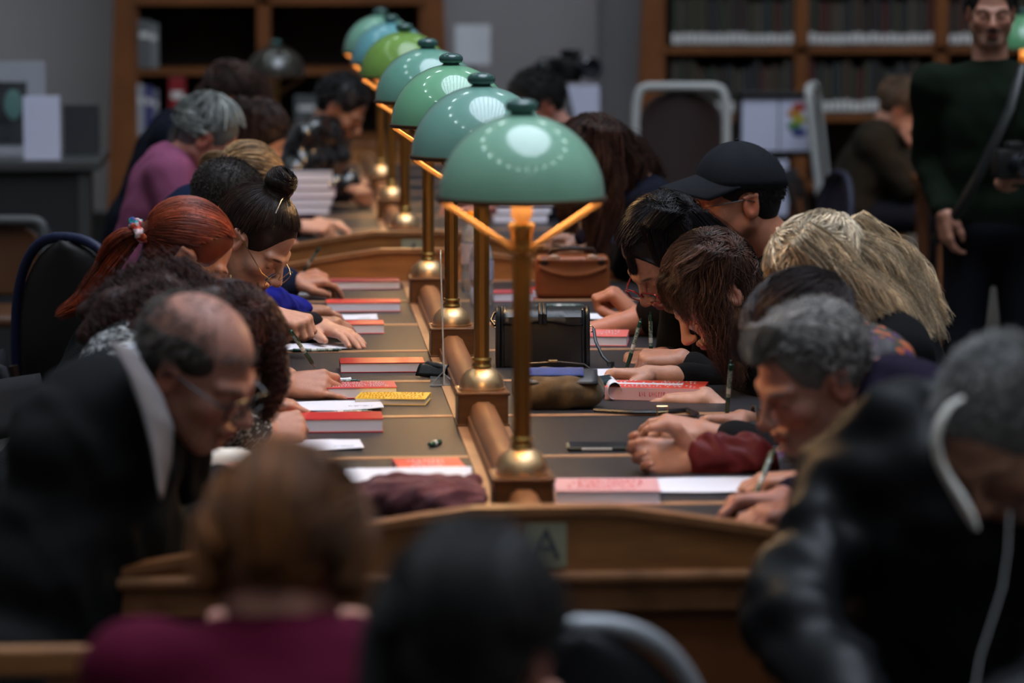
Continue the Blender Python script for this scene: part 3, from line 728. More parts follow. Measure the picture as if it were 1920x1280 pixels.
def pen(a, bb, label, group='green pens', tip=None):
    """a tip, bb end (world)"""
    a, bb = Vector(a), Vector(bb); d = bb-a; L = .142; bb = a+d.normalized()*L
    t = empty('pen', a, 0, label, 'pen', group); q = d.to_track_quat('Z', 'Y'); t.rotation_mode = 'QUATERNION'; t.rotation_quaternion = q
    mg = mat('green pen plastic', (.010, .060, .036), .25, coat=.4); mc = mat('clear green barrel', (.24, .31, .27), .2, coat=.5, noise=(260, .85))
    b = MB(); b.lathe([(0, 0), (.0010, .001), (.0028, .012), (.0042, .020)], seg=12); b.build('tip', mc, t, True)
    b = MB(); b.lathe([(.0042, .019), (.0050, .021), (.0050, .055), (.0046, .058)], seg=14); b.build('grip', mg, t, True)
    b = MB(); b.lathe([(.0046, .057), (.0048, .060), (.0048, .118), (.0044, .120)], seg=14); br = b.build('barrel', mc, t, True)
    b = MB(); b.lathe([(.0049, .066), (.00495, .0665), (.00495, .078), (.0049, .0785)], seg=14); b.build('white_band', mat('white band', (.6, .62, .6), .4), br, True)
    b = MB(); b.lathe([(.0045, .119), (.0048, .121), (.0048, .133), (.0025, .135), (.0025, .142), (0, .142)], seg=14); b.box((.0062, 0, .115), (.0012, .003, .038), .0005); b.build('clip_end', tip or mg, t, True)
    return t
RED = (.55, .012, .014); SALM = (.78, .10, .085)
gb = 'new red-covered books laid out along the desk'
def bookpx(x0, x1, yb, h, d, rz, label, col, **kw):
    """near bottom edge from pixel x0 to x1 at pixel row yb"""
    d = d*.78; p0 = WZ(x0, yb, ZT); p1 = WZ(x1, yb, ZT); w = abs(p1[0]-p0[0]); c = ((p0[0]+p1[0])/2, p0[1]+d/2, ZT)
    return book(c, w, d, h, rz, label, col, **kw)
bookpx(638, 797, 699, .024, .135, 0, 'thick dark red book lying shut beside the black glasses case', RED)
t = bookpx(596, 744, 748, .026, .135, 2, 'red book with a white printed cover behind the yellow paperback', (.62, .05, .06))
lettering(t, .15, .09, .0265, 5, M['paper'], seed=3, cell=.008)
t = bookpx(672, 806, 760, .0145, .15, -9, 'thin yellow-covered paperback by the beam', (.85, .52, .02), pagec=mat('cream pages', (.80, .74, .68), .7)); 
lettering(t, .15, .11, .0150, 5, mat('brown print', (.62, .30, .03), .6), seed=5, cell=.010)
bookpx(543, 719, 812, .030, .14, 0, 'thick bright red book lying nearest the writing hand with the watch', (.60, .02, .025))
bookpx(650, 721, 626, .026, .13, 0, 'pink-edged red book half hidden behind the flat resting hand', (.60, .05, .06), group=None)
bookpx(612, 752, 585, .026, .13, 0, 'red book with bright salmon-red cover behind the flat resting hand', (.70, .06, .05))
bookpx(617, 751, 543, .024, .13, 0, 'dull rose-red book closest to the far end board, left half of the near desk', (.45, .05, .08))
t = book(WZ(880, 905, ZT)+np.array([-.075, .0, 0]), .13, .17, .036, 4, 'red and white book beside the near lamp pedestal, paper lying half over it', (.72, .05, .05))
lettering(t, .08, .12, .037, 4, M['paper'], seed=9, cell=.012)
t = book(WZ(1142, 940, ZT)+np.array([0, .04, 0]), .195, .15, .026, -4, 'pale pink and white book right of the near lamp pedestal', (.78, .42, .45)); lettering(t, .15, .11, .027, 4, mat('red print', (.65, .05, .05), .6), seed=8, cell=.014)
t = book(WZ(1150, 648, ZT)+np.array([-.03, .07, 0]), .15, .15, .026, -8, 'pink and red book behind the black handbag strap', (.80, .16, .15)); lettering(t, .12, .1, .027, 3, M['paper'], seed=18, cell=.010, skip=.5)
# the book with printed cover and spine, right of the suede bag
bt = book(WZ(1238, 752, ZT)+np.array([.0, .07, 0]), .225, .125, .030, -13, 'red and white printed book angled beside the suede bag and phone', (.80, .07, .045), pagec=M['paper'])
lettering(bt, .20, .04, .0305, 2, M['paper'], seed=21, cell=.013, loc=(0, -.036, .0305)); lettering(bt, .20, .05, .0305, 2, M['paper'], seed=22, cell=.013, loc=(0, .034, .0305))
b = MB(); b.box((-.02, 0, .0305), (.16, .022, .0008)); b.build('white_flash', M['paper'], bt)
b = MB(); b.box((0, -.0635, .015), (.223, .0012, .0285)); b.build('spine', mat('pale spine', (.70, .42, .45), .5), bt)
lettering(bt, .07, .012, 0, 1, mat('red print', (.65, .05, .05), .6), seed=23, cell=.008, loc=(.0, -.0642, .015), rot=(math.radians(90), 0, 0), name='spine_print', skip=.05, hgt=.010)
# papers
sheet((600, 758), 3, 'white sheet under the ringed hand, right edge curling up', .25, .15, c=WZ(610, 763, ZT), curl=.006, prints=1, seed=1)
sheet(0, 2, 'white sheet between the bright red book and the ginger head', .20, .14, c=WZ(588, 836, ZT), prints=1, seed=2, curl=.002)
sheet(0, 0, 'white sheet under the flat resting hand', .22, .14, c=WZ(577, 650, ZT), seed=3)
sheet(0, 0, 'white sheet between two red books above the flat hand', .20, .14, c=WZ(640, 596, ZT), prints=1, seed=4)
sheet(0, 0, 'white sheet in front of the hand holding an upright pen, far left of desk', .22, .14, c=WZ(540, 556, ZT), seed=5)
sheet(0, -3, 'large white sheet beside the plum scarf, overlapping the red and white book', .24, .17, c=WZ(765, 893, ZT+.037), z=ZT+.0385, seed=6)
sheet(0, -5, 'white sheet with curled corner under the writing hand, right front of desk', .30, .18, c=WZ(1310, 912, ZT), curl=.012, seed=7)
sheet(0, 4, 'small white sheet under the pen of the woman in black sleeves', .16, .13, c=WZ(1150, 700, ZT), seed=8)
sheet(0, 4, 'white card lying behind the black handbag near the bare forearm', .14, .12, c=WZ(1132, 594, ZT), seed=9)
sheet(0, 4, 'small white card just behind the green pen near the ring hand', .05, .05, c=WZ(640, 712, ZT), seed=10)
# loose pens
pen(WZ(577, 775, ZT+.006), WZ(700, 771, ZT+.006), 'green retractable pen lying in front of the curling sheet')
pen(WZ(650, 714, ZT+.006)-np.array([.11, 0, 0]), WZ(660, 714, ZT+.006), 'green pen lying beyond the ringed hand, its end showing')
pen(WZ(535, 657, ZT+.006), WZ(620, 656, ZT+.006), 'green pen lying in front of the sheet under the flat hand')
pen(WZ(1000, 573, ZT+.006), WZ(1090, 573, ZT+.006), 'blurred pale green pen lying between the brown bag and the black handbag')
# pen cap
c = WZ(806, 833, ZT+.006); c2 = WZ(845, 823, ZT+.006); d = Vector(c2-c)
t = empty('green_cap', c, 0, 'short green pen cap alone on the desk pad', 'pen cap'); t.rotation_mode = 'QUATERNION'; t.rotation_quaternion = d.to_track_quat('Z', 'Y')
b = MB(); b.lathe([(0, 0), (.004, 0), (.0058, .004), (.0064, .036), (.0064, .040), (0, .040)], seg=16); b.build('cap_body', mat('cap green', (.03, .10, .06), .25, coat=.5), t, True)
b = MB(); b.box((.0075, 0, .018), (.0015, .004, .03), .0005); b.build('clip', mat('cap clip', (.12, .2, .15), .3), t); b = MB(); b.lathe([(.0063, .014), (.0067, .0145), (.0067, .022), (.0063, .0225)], seg=16); b.build('band', mat('white band', (.6, .62, .6), .4), t)
# glasses case
c = WZ(812, 706, ZT); t = empty('glasses_case', c, math.radians(-28), 'small black leather case lying open beside the acrylic stand', 'case')
b = MB(); b.tube([(-.035, .02, .016), (-.02, .018, .018), (.02, .01, .018), (.034, .006, .015)], [.012, .017, .017, .012], 16); b.build('case_body', M['leather'], t, True)
b = MB(); b.grid(lambda u, v: ((u-.5)*.075, -.02+v*.05, .004+.026*math.sin(v*2.6)), 8, 10); f = b.build('flap', M['leather'], t, True); m = f.modifiers.new('s', 'SOLIDIFY'); m.thickness = .003
# acrylic sign holder, edge on
c = WZ(833, 724, ZT); t = empty('sign_holder', c, math.radians(-2.9), 'clear upright acrylic stand seen edge-on left of the second lamp', 'stand')
acr = mat('acrylic', (.85, .88, .9), .08, trans=.85)
b = MB(); b.box((0, .10, .152), (.004, .21, .300), .0012); o = b.build('panel', mat('acrylic edge', (.55, .55, .56), .2, coat=.5), t); o.rotation_euler = (0, math.radians(-1.5), 0)
for yy in (.0, .2):
    b = MB(); b.tube([(-.032, yy, .004), (-.004, yy, .032), (.030, yy, .004)], .002, 6); b.tube([(-.034, yy, .003), (.034, yy, .003)], .0025, 6); b.build('foot', acr, t)
b = MB(); b.box((0, .1, .0025), (.066, .21, .003)); b.build('base', acr, t)
# phone flat on the desk, right
c = WZ(1130, 846, ZT); t = empty('phone', c, math.radians(-2), 'smartphone in a dark case lying flat in front of the cupped hand', 'phone')
b = MB(); b.box((0, .035, .005), (.145, .072, .009), .004); b.build('case', mat('grey phone case', (.03, .035, .03), .3, coat=.5), t); b = MB(); b.box((0, .035, .0098), (.13, .06, .001)); b.build('screen', mat('screen', (.01, .01, .012), .08), t)
b = MB(); b.box((-.012, -.0015, .0052), (.062, .0015, .0045), .0006); b.build('side_trim', mat('white trim', (.7, .7, .7), .3), t)

# black structured handbag
c = WZ(1018, 689, ZT)
t = empty('handbag', (c[0], c[1], ZT), math.radians(-3), 'black leather box handbag with rounded gold-ringed corners standing on the desk', 'bag')
hw, hh = .113, .142
b = MB(); prof = [(-.0, .0), (.085, .0), (.088, .02), (.084, hh-.02), (.070, hh-.004), (.045, hh), (.02, hh-.004), (.006, hh-.02), (.0, .03)]
b.prism(prof, hw*2-.018, 'x', -hw+.009); o = b.build('bag_body', M['leather'], t, True); bv = o.modifiers.new('b', 'BEVEL'); bv.width = .004; bv.segments = 3
for s in (-1, 1):
    for q in (0, 1):
        b = MB(); pts = [(0, s*0+p[0], p[1]) for p in prof]; b.tube([(s*(hw-.004-q*.011), p[0], p[1]) for p in prof], .0058 if q == 0 else .0040, 8, True); b.build('piping', M['leather'], t, True)
b = MB(); b.grid(lambda u, v: ((u-.5)*(hw*2-.03), [.084, .075, .045, .015, -.002, -.004, -.004][min(6, int(v*6))]*1., [hh-.02, hh-.003, hh+.003, hh-.003, hh-.018, hh-.03, hh-.034][min(6, int(v*6))]-.004*math.sin(u*9)*(v > .7)), 24, 6); o = b.build('flap', M['leather'], t, True); m = o.modifiers.new('s', 'SOLIDIFY'); m.thickness = .003
for dx in (-.006, .004):
    b = MB(); b.tube([(dx, -.004, hh-.035), (dx, -.004, hh-.012), (dx, .012, hh+.003), (dx, .045, hh+.008), (dx, .078, hh-.002)], .0055, 8); b.build('closing_strap', M['leather'], t, True)
b = MB()
b.tube([(hw+.004+.008*math.cos(a), .04, hh-.052+.008*math.sin(a)) for a in [2*math.pi*i/16 for i in range(16)]], .0016, 6, True)
b.tube([(-hw-.004+.008*math.cos(a), .04, hh-.04+.008*math.sin(a)) for a in [2*math.pi*i/16 for i in range(16)]], .0016, 6, True); b.build('ring', M['gold'], t, True)
def pxl(pts, Y): return [W(x, y, Y) for x, y in pts]
sp = [W(1113, 616, c[1]+.03), W(1117, 640, c[1]), W(1130, 668, c[1]-.03), W(1150, 688, c[1]-.06), WZ(1180, 702, ZT+.006), WZ(1215, 714, ZT+.006)]
b = MB(); b.tube([Vector(p)-Vector(t.location) for p in sp], .0042, 8, flat=.6); b.box(Vector(W(1145, 682, c[1]-.055))-Vector(t.location), (.018, .008, .012), .002)
o = b.build('strap', M['leather'], t, True); o.rotation_euler = (0, 0, math.radians(3))
b = MB(); b.tube([Vector(p)-Vector(t.location) for p in (W(928, 610, c[1]+.03), W(921, 600, c[1]+.05), W(926, 588, c[1]+.07), W(938, 583, c[1]+.08))], .0035, 8); o = b.build('strap', M['leather'], t, True); o.rotation_euler = (0, 0, math.radians(3))
# suede bag with blue pocket
c = WZ(1046, 768, ZT); t = empty('shoulder_bag', (c[0], c[1], ZT), math.radians(-4), 'olive suede shoulder bag lying in front of the black handbag, blue suede pocket on top', 'bag')
S = SDF(); w2 = .092
S.ell((0, .055, .040), (.098, .066, .040), None, .02); S.cap((-.06, .02, .032), (.07, .02, .030), .030, .028, .03); S.cap((-.065, .07, .052), (.06, .07, .050), .030, .028, .03)
o = link_mesh('bag_body', S.mesh('bag_body', .005, disp=folds(.004, 60, 5)), mat('olive suede', (.115, .068, .026), .9, noise=(28, .5), sheen=.6), t)
b = MB(); b.grid(lambda u, v: ((u-.5)*.178, -.006+v*.11, .060+.024*math.sin(v*2.7)), 10, 10); o = b.build('flap', mat('dark grey leather', (.035, .037, .045), .4), t, True); m = o.modifiers.new('s', 'SOLIDIFY'); m.thickness = .004
b = MB(); b.grid(lambda u, v: (-.01+(u-.5)*.135, .012+v*.06, .067+.020*math.sin((.16+v*.55)*2.7)), 10, 8); o = b.build('pocket', mat('blue suede', (.025, .055, .26), .8, noise=(30, .3), sheen=.5), t, True); m = o.modifiers.new('s', 'SOLIDIFY'); m.thickness = .002
b = MB(); b.tube([(-.09, .09, .075), (-.07, .088, .092), (0, .085, .097), (.06, .08, .092), (.085, .07, .075)], .0028, 8, flat=.7); b.build('handle', M['leather'], t, True)
b = MB(); b.box((-.01, .085, .0985), (.022, .008, .006), .002); b.build('buckle', M['gold'], t)
# belt-like strap lying on the desk with a brass buckle
t = empty('bag_strap', WZ(1240, 775, ZT), 0, 'black strap with a brass buckle lying in front of the red and white book', 'strap')
pts = [WZ(x, y, ZT+.008) for x, y in ((1115, 768), (1150, 770), (1190, 772), (1235, 772), (1262, 770), (1290, 768), (1304, 775), (1296, 783))]
b = MB(); b.tube([Vector(p)-Vector(t.location) for p in pts], .009, 8, flat=.55); b.build('leather_band', M['leather'], t, True)
bk = Vector(WZ(1240, 772, ZT+.018))-Vector(t.location); b = MB(); b.tube([bk+Vector((dx, -.004, dz)) for dx, dz in ((-.010, -.013), (.012, -.013), (.012, .013), (-.010, .013))], .0022, 6, True); b.tube([bk+Vector((-.01, -.006, 0)), bk+Vector((.014, -.006, .002))], .0016, 6); b.build('buckle', M['gold'], t)
# phone standing against the suede bag, folded papers
c = WZ(1140, 745, ZT); t = empty('phone', (c[0]-.008, c[1]+.045, ZT), 0, 'phone in a teal case leaning up beside the suede bag', 'phone')
b = MB(); b.box((0, 0, .034), (.045, .085, .011), .004, Matrix.Rotation(math.radians(-8), 3, 'Y')); b.build('case', mat('teal case', (.02, .06, .08), .25, coat=.5), t)
b = MB(); b.box((0, 0, .012), (.052, .07, .02), .004); b.build('lower_case', mat('black case', (.01, .01, .012), .3), t)
t = MB(); t.grid(lambda u, v: (.016*math.cos(u*4.6)*(1-.1*v), -.05+v*.11, .022+.020*math.sin(u*4.6)), 14, 4); o = t.build('paper_roll', M['paper'], None, True); o.location = WZ(1150, 752, ZT)+np.array([.004, .06, .0]); m = o.modifiers.new('s', 'SOLIDIFY'); m.thickness = .0008; tag(o, 'loosely curled white paper between the teal phone and the red and white book', 'paper')
# brown satchel
c = WZ(1074, 561, ZT); t = empty('satchel', (c[0], c[1], ZT), math.radians(-3), 'brown leather satchel with dark handles standing beyond the black handbag', 'bag')
ml = mat('tan leather', (.27, .072, .018), .42, noise=(8, .25), bump=(80, .2))
b = MB(); b.box((0, .05, .062), (.215, .10, .124), .018, seg=4); b.build('bag_body', ml, t, True)
b = MB(); b.grid(lambda u, v: ((u-.5)*.205, -.006+.006*math.sin(v*3), .118-.055*v*(1-.55*(2*u-1)**2)), 16, 6); o = b.build('flap', ml, t, True); m = o.modifiers.new('s', 'SOLIDIFY'); m.thickness = .004
b = MB(); b.tube([(-.07, .05, .118), (-.06, .045, .140), (0, .04, .146), (.06, .045, .140), (.07, .05, .118)], .007, 8); b.build('handle', mat('dark handle', (.03, .012, .008), .4), t, True)
for s in (-1, 1):
    b = MB(); b.ball((s*.055, .0, .121), .014, 12, (1.3, .6, .7)); b.build('strap_mount', mat('worn pale leather', (.42, .25, .17), .5), t, True)
    b = MB(); b.ball((s*.082, -.002, .110), .013, 12, (1.2, .5, .9)); b.build('strap_mount', mat('dark handle', (.03, .012, .008), .4), t, True)
# bottles
def bottle(px, yb, h, label, capc, liq, lab=None):
    c = WZ(px, yb, ZT); t = empty('water_bottle', c, 0, label, 'bottle'); r = .034
    b = MB(); b.lathe([(0, .001), (r*.9, .001), (r, .01), (r, h*.25), (r*.94, h*.28), (r, h*.31), (r, h*.66), (r*.8, h*.78), (.013, h*.88), (.012, h*.92), (0, h*.92)], seg=28); b.build('bottle_body', mat('bottle plastic', (.75, .8, .85), .08, trans=.8, coat=.3), t, True)
    b = MB(); b.lathe([(r+.0006, h*.36), (r+.0008, h*.37), (r+.0008, h*.60), (r+.0006, h*.61)], seg=28); b.build('label_band', mat('bottle label', (.45, .42, .55), .5, noise=(20, .3)), t, True)
    b = MB(); b.lathe([(0, h), (.013, h), (.0145, h*.985), (.0145, h*.91), (0, h*.91)], seg=20); b.build('bottle_cap', mat('cap %s' % (capc,), capc, .4), t, True)
bottle(903, 574, .215, 'clear plastic water bottle half hidden behind the lamp posts', (.6, .6, .65), 0)
bottle(886, 548, .24, 'farther water bottle with an orange cap behind the posts', (.85, .28, .01), 0)
bottle(615, 372, .2, 'small clear bottle on the farther desk near the dark-haired readers', (.6, .65, .7), 0)
t = bookpx(925, 1000, 566, .026, .12, 0, 'rose-red book between the lamp posts and the brown satchel', (.55, .06, .09))
bookpx(985, 1012, 560, .03, .05, 0, 'small bright red pocket book touching the brown satchel', (.75, .03, .02))
bookpx(925, 1000, 415, .03, .15, 0, 'pink-covered book on the farther desk, seen under the near lamp shade', (.6, .15, .22))
# scarf
c = WZ(795, 968, ZT); S = SDF(); r = random.Random(4)
for i in range(9):
    a = r.uniform(-.25, .25); y = -.05+.013*i; pts = []
    for j in range(7): pts.append((-.115+.036*j, y+.02*math.sin(j*.9+i)+a*.06*(j-3), .020+.014*math.sin(j*1.1+i*1.7)+.012*(1-((j-3.3)/3.5)**2)))
    S.chain(pts, [.017, .02, .019, .021, .02, .019, .014], .006)
o = link_mesh('scarf', S.mesh('scarf', .005, disp=folds(.005, 70, 9, (.35, 1.6, 1))), mat('plum scarf', (.155, .055, .075), .9, noise=(9, .45), sheen=.4)); o.location = (c[0], c[1]+.05, ZT); tag(o, 'crumpled plum-purple scarf heaped by the near end board', 'scarf')
# ------------------------------------------------------------------ the readers
def cloth(name, c, rough=.9, **k): return mat('cloth '+name, tuple(v*.8 for v in c), rough, spec=.10, **k)
def hand(side, px, py, Y, fwd, dorsal, pose, **k):
    return dict(side=side, wrist=W(px, py, Y), fwd=fwd, dorsal=dorsal, pose=pose, **k)
def held_pen(lab, a, Ya, b_, Yb): return pen(W(a[0], a[1], Ya), W(b_[0], b_[1], Yb), lab, group=None)
def ring(body, c, n, r, m=None, name='ring', th=.0014):
    b = MB(); n = nrm(n); u = nrm(np.cross(n, [.3, .2, .9])); v = np.cross(n, u)
    b.tube([np.array(c)+(u*math.cos(a)+v*math.sin(a))*r for a in [2*math.pi*i/20 for i in range(20)]], th, 6, True); return child(body, b, name, m or M['gold'])
G = 'readers writing along the left side'; 
def gpx(pts, Y, radii): return ([W(p[0], p[1], Y+(p[2] if len(p) > 2 else 0)) for p in pts], radii)

# L1 balding man in a charcoal suit -------------------------------------------------
Y = 5.75
bd, H, N, SH, hs, F = person('balding man in a charcoal suit and white shirt, front left of the desk', W(368, 690, Y), -28, 28, -4, 1.08, False, 'ruddy',
    lean=W(235, 728, Y+.02), hip=W(10, 742, Y-.15)*[1, 1, 0]+[0, 0, .50], shoulders=.185, shdrop=.07, bulk=1.08, neckr=.058, cloth=cloth('charcoal suit', (.018, .018, .019), bump=(500, .15)), fres=.0055, res=.014, foldamp=.007, kind='suit_jacket',
    hands=[hand(1, 500, 950, 5.95, (1, .1, 0), (0, 0, 1), 'relaxed'), hand(-1, 452, 880, 6.35, (1, -.1, 0), (0, -.4, .9), 'relaxed')], cuff=.09, stubble=(.33, .17, .12), brow=(.2, .15, .12))
r_ = scalp_roots(2600, -.45, .35); r_ = r_[(r_[:, 2] < .70) | (RNG.random(len(r_)) < .12)]; r_ = r_[(r_[:, 2] < .45) | (r_[:, 1] < .45)]
mh = hairmat('thinning grey brown', (.075, .058, .048))
def ex(S):
    S.ell(H(0, -.040, .012), (.078*1.06, .068*1.06, .068*1.06), H.R, .01)
    for sx in (-1, 1): S.ell(H(sx*.047, -.005, .035), (.031*1.06, .060*1.06, .040*1.06), H.R, .01); S.ell(H(sx*.086, .012, -.022), np.array([.026, .024, .036]), H.R, .006, True)
make_hair('hair', H, mh, bd, [short_hair(H, r_, .016, (0, -.2, -.4))], .0011, cap=False, extra=ex)
glasses(H, bd, 'square', M['black'])
collar_ring(N-F['spine']*.0+F['fwd']*.01, nrm(H.c-N), F['fwd'], .068, .042, M['paper'], bd, 'shirt_collar')
lf = [(203, 640), (238, 700), (262, 765), (282, 840), (298, 935)]; rg = [(248, 655), (300, 742), (322, 800), (318, 865), (301, 938)]
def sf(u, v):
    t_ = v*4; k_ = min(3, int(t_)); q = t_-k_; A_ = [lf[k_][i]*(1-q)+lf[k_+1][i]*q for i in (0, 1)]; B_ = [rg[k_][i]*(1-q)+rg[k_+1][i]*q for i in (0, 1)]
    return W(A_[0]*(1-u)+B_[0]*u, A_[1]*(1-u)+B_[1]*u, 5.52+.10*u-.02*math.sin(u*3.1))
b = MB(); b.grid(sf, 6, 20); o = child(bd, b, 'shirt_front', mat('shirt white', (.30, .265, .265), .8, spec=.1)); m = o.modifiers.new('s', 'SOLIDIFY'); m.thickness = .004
S = SDF(); L_, tp, f_ = hs[1]; w_ = L_(0, 0, 0)-F['loc']; S.cap(w_-f_*.10, w_-f_*.005, .045, .040, .01); link_mesh('shirt_cuff', S.mesh('shirt_cuff', .006, disp=folds(.003, 60, 3)), mat('cream shirt', (.66, .62, .56), .8), bd)

# L2 curly haired woman ---------------------------------------------------------------
Y = 6.75
bd, H, N, SH, hs, F = person('woman with curly dark red hair and speckled black jacket behind the balding man', W(422, 655, Y), 0, 55, 0, 1.0, True, 'fair',
    lean=W(258, 652, Y), hip=W(60, 760, Y-.1)*[1, 1, 0]+[0, 0, .50], shoulders=.18, bulk=1.12, shdrop=.03, fres=.0045, res=.012, kind='jacket', cuff=.045,
    cloth=ramp_mat('speckled knit', 'voronoi', 120, [(0, (.015, .015, .016)), (.70, (.36, .36, .35))], .9, (1, 1, 1.6), .5),
    hands=[hand(1, 486, 806, 7.02, (1, .25, .05), (0, -.75, .65), 'fist'), hand(-1, 470, 760, 7.3, (1, 0, 0), (0, 0, 1), 'relaxed')])
hm = hairmat('dark auburn curls', (.055, .014, .010), .45)
gs = [gpx([(410, 590, .0), (310, 545, .0), (215, 575), (160, 630)], Y, [.05, .085, .085, .05]), gpx([(440, 585), (345, 530), (250, 540), (160, 585)], Y+.1, [.05, .08, .08, .05]), gpx([(450, 590), (400, 560), (370, 570), (350, 620)], Y-.05, [.06, .07, .07, .05]),
      gpx([(400, 600, -.1), (300, 600, -.1), (240, 640, -.1)], Y, [.05, .09, .06]), gpx([(480, 580), (508, 640), (518, 720), (495, 790)], Y-.05, [.035, .030, .024, .014]), gpx([(470, 590), (490, 680), (480, 770)], Y+.08, [.05, .04, .02])]
def ex(S):
    for g in gs[:4]: S.chain(g[0][1:], [x*.4 for x in g[1][1:]], .02)
make_hair('hair', H, hm, bd, [hair_to(H, scalp_roots(5200, -.4, .75), gs, n2=34, lift=0.0120, curl=.0085, wfreq=190, tail=.5, jit=.004, seed=3)], .0014, extra=ex, th=.010)
ring(bd, hs[0][0](0, -.012, 0), hs[0][2], .036, mat('black watch band', (.02, .02, .02), .3), 'watch_strap', .006)
S = SDF(); w_ = hs[0][0](0, 0, 0)-F['loc']; e_ = hs[0][2]; S.cap(w_-e_*.17, w_-e_*.035, .058, .045, .01)
link_mesh('cuff', S.mesh('cuff', .005, disp=folds(.005, 55, 4)), ramp_mat('leaf print silk', 'noise', 26, [(0, (.03, .035, .02)), (.44, (.15, .16, .10)), (.54, (.55, .50, .42))], .5), bd)

# L3 red haired woman -----------------------------------------------------------------
Y = 7.6
bd, H, N, SH, hs, F = person('woman with a copper red ponytail, bright scrunchie and thin gold glasses', W(350, 478, Y), 2, 34, 0, 1.04, True, 'fair',
    lean=W(262, 590, Y), hip=W(40, 720, Y)*[1, 1, 0]+[0, 0, .50], cloth=cloth('black ribbed', (.018, .019, .020), bump=(90, .6, (1, 1, 5))), fres=.003, res=.012, kind='sweater', cuff=.07, foldamp=.006,
    hands=[hand(1, 532, 722, 7.72, (1, -.05, .02), (0, -.72, .70), 'spread'), hand(-1, 470, 700, 7.9, (1, 0, 0), (0, 0, 1), 'relaxed')])
hm = hairmat('copper red', (.19, .030, .010), .32)
tie = W(262, 432, Y-.02)
g_in = ([tie+(H.c-tie)*.12, tie], [.022, .013]); gpt = gpx([(262, 432), (225, 455), (190, 500), (150, 560), (105, 590)], Y-.01, [.013, .030, .034, .030, .012])
gp2 = gpx([(262, 432), (232, 434), (205, 452), (180, 490)], Y-.03, [.012, .018, .02, .008])
rr_ = scalp_roots(4200, -.5, .62); rr_ = rr_[(rr_[:, 2] > .0) | (rr_[:, 1] < -.25)]; P1 = hair_to(H, rr_, [g_in], n1=16, n2=3, jit=.0008, lift=.0015, spread=.5)
pr = scalp_roots(900); P2 = hair_to(H, pr, [gpt], n1=1, n2=20, jit=.002, wave=.004, wfreq=30, tail=.35)[:, 1:]; P3 = hair_to(H, pr[:400], [gp2], n1=1, n2=14, jit=.002, tail=.3, seed=8)[:, 1:]
def ex(S): S.chain(gpt[0], [.009, .014, .016, .012, .004], .01); S.cap(H(0, -.06, .035), tie, .035, .012, .02)
make_hair('hair', H, hm, bd, [P1, P2, P3], .0009, extra=ex, th=.009, res=.005)
S = SDF(); n_ = nrm(np.array(gpt[0][1])-tie); u_ = nrm(np.cross(n_, [0, 1, 0])); v_ = np.cross(n_, u_)
for i in range(14):
    a = 2*math.pi*i/14; rr = .019+.004*(i % 2); S.ell(tie+(u_*math.cos(a)+v_*math.sin(a))*rr-F['loc'], (.011, .011, .010), None, .006)
link_mesh('scrunchie', S.mesh('scrunchie', .003, disp=folds(.003, 260, 2)), ramp_mat('bright print scrunchie', 'voronoi', 90, [(0, (.5, .02, .03)), (.3, (.02, .04, .25)), (.5, (.02, .25, .25)), (.7, (.6, .10, .03)), (.85, (.7, .5, .5))], .6), bd)
glasses(H, bd, 'round', M['gold'])
L_, tp, f_ = hs[0]; ring(bd, L_(-.010, .100, -.008), f_+np.array([0, 0, -.5]), .0108)
held_pen('green pen slanting up from the hand with the gold ring', (592, 690), 7.78, (566, 652), 7.74)

# L4 woman with a bun and round glasses ---------------------------------------------------
Y = 8.3
bd, H, N, SH, hs, F = person('woman with a dark top bun, hoop earring and round gold glasses, in profile', W(476, 446, Y), -28, 43, 2, 1.06, True, 'pale',
    lean=W(390, 560, Y+.03), hip=W(170, 640, Y)*[1, 1, 0]+[0, 0, .50], cloth=cloth('dark navy wool', (.014, .014, .022), bump=(300, .4)), fres=.003, res=.012, kind='sweater', cuff=.035, foldamp=.005,
    hands=[hand(1, 508, 590, 8.5, (.8, -.5, -.15), (.4, -.5, .75), 'fist'), hand(-1, 602, 613, 8.78, (.62, -.78, -.10), (.15, .0, 1), 'flat', elbow=W(470, 640, 8.75)+np.array([0, 0, .03]))])
hm = hairmat('near black brown', (.030, .014, .010), .28)
bun = H(0, -.038, .142)
g_in = ([bun+(H.c-bun)*.25, bun], [.030, .020])
P1 = hair_to(H, scalp_roots(3800, -.55, .60), [g_in], n1=16, n2=3, jit=.0012, lift=.002, spread=.55)
r = np.random.default_rng(5); sw = []
for i in range(750):
    a0 = r.uniform(0, 6.28); z0 = r.uniform(-.022, .026); R0 = .036*math.sqrt(max(.08, 1-(z0/.034)**2))*r.uniform(.88, 1.05); L = r.uniform(1.2, 2.8); pts = []
    for j in range(10):
        a = a0+L*j/9; rr = R0*(1+.10*math.sin(3*a+i)); pts.append(bun+H.R@np.array([rr*math.cos(a), rr*math.sin(a), z0+.008*math.sin(a*2+i)]))
    sw.append(pts)
def ex(S):
    S.cap(H(0, -.02, .10), bun, .030, .028, .02)
    for i in range(9): a = 2*math.pi*i/9; S.ell(bun+H.R@np.array([.024*math.cos(a), .024*math.sin(a), .008*math.sin(2*a)]), (.018, .018, .018), None, .006)
make_hair('hair', H, hm, bd, [P1, np.array(sw)], .0009, extra=ex, th=.007, res=.005)
glasses(H, bd, 'round', M['gold'], low=.016)
ring(bd, H(.082, -.008, -.052), H.R@np.array([1, .2, 0]), .014, M['gold'], 'hoop_earring', .0011)
b = MB(); b.tube([H(.06, .02, .104), H(.03, .0, .124), H(.0, -.01, .128)], .0016, 6); child(bd, b, 'hair_clip', M['steel'])
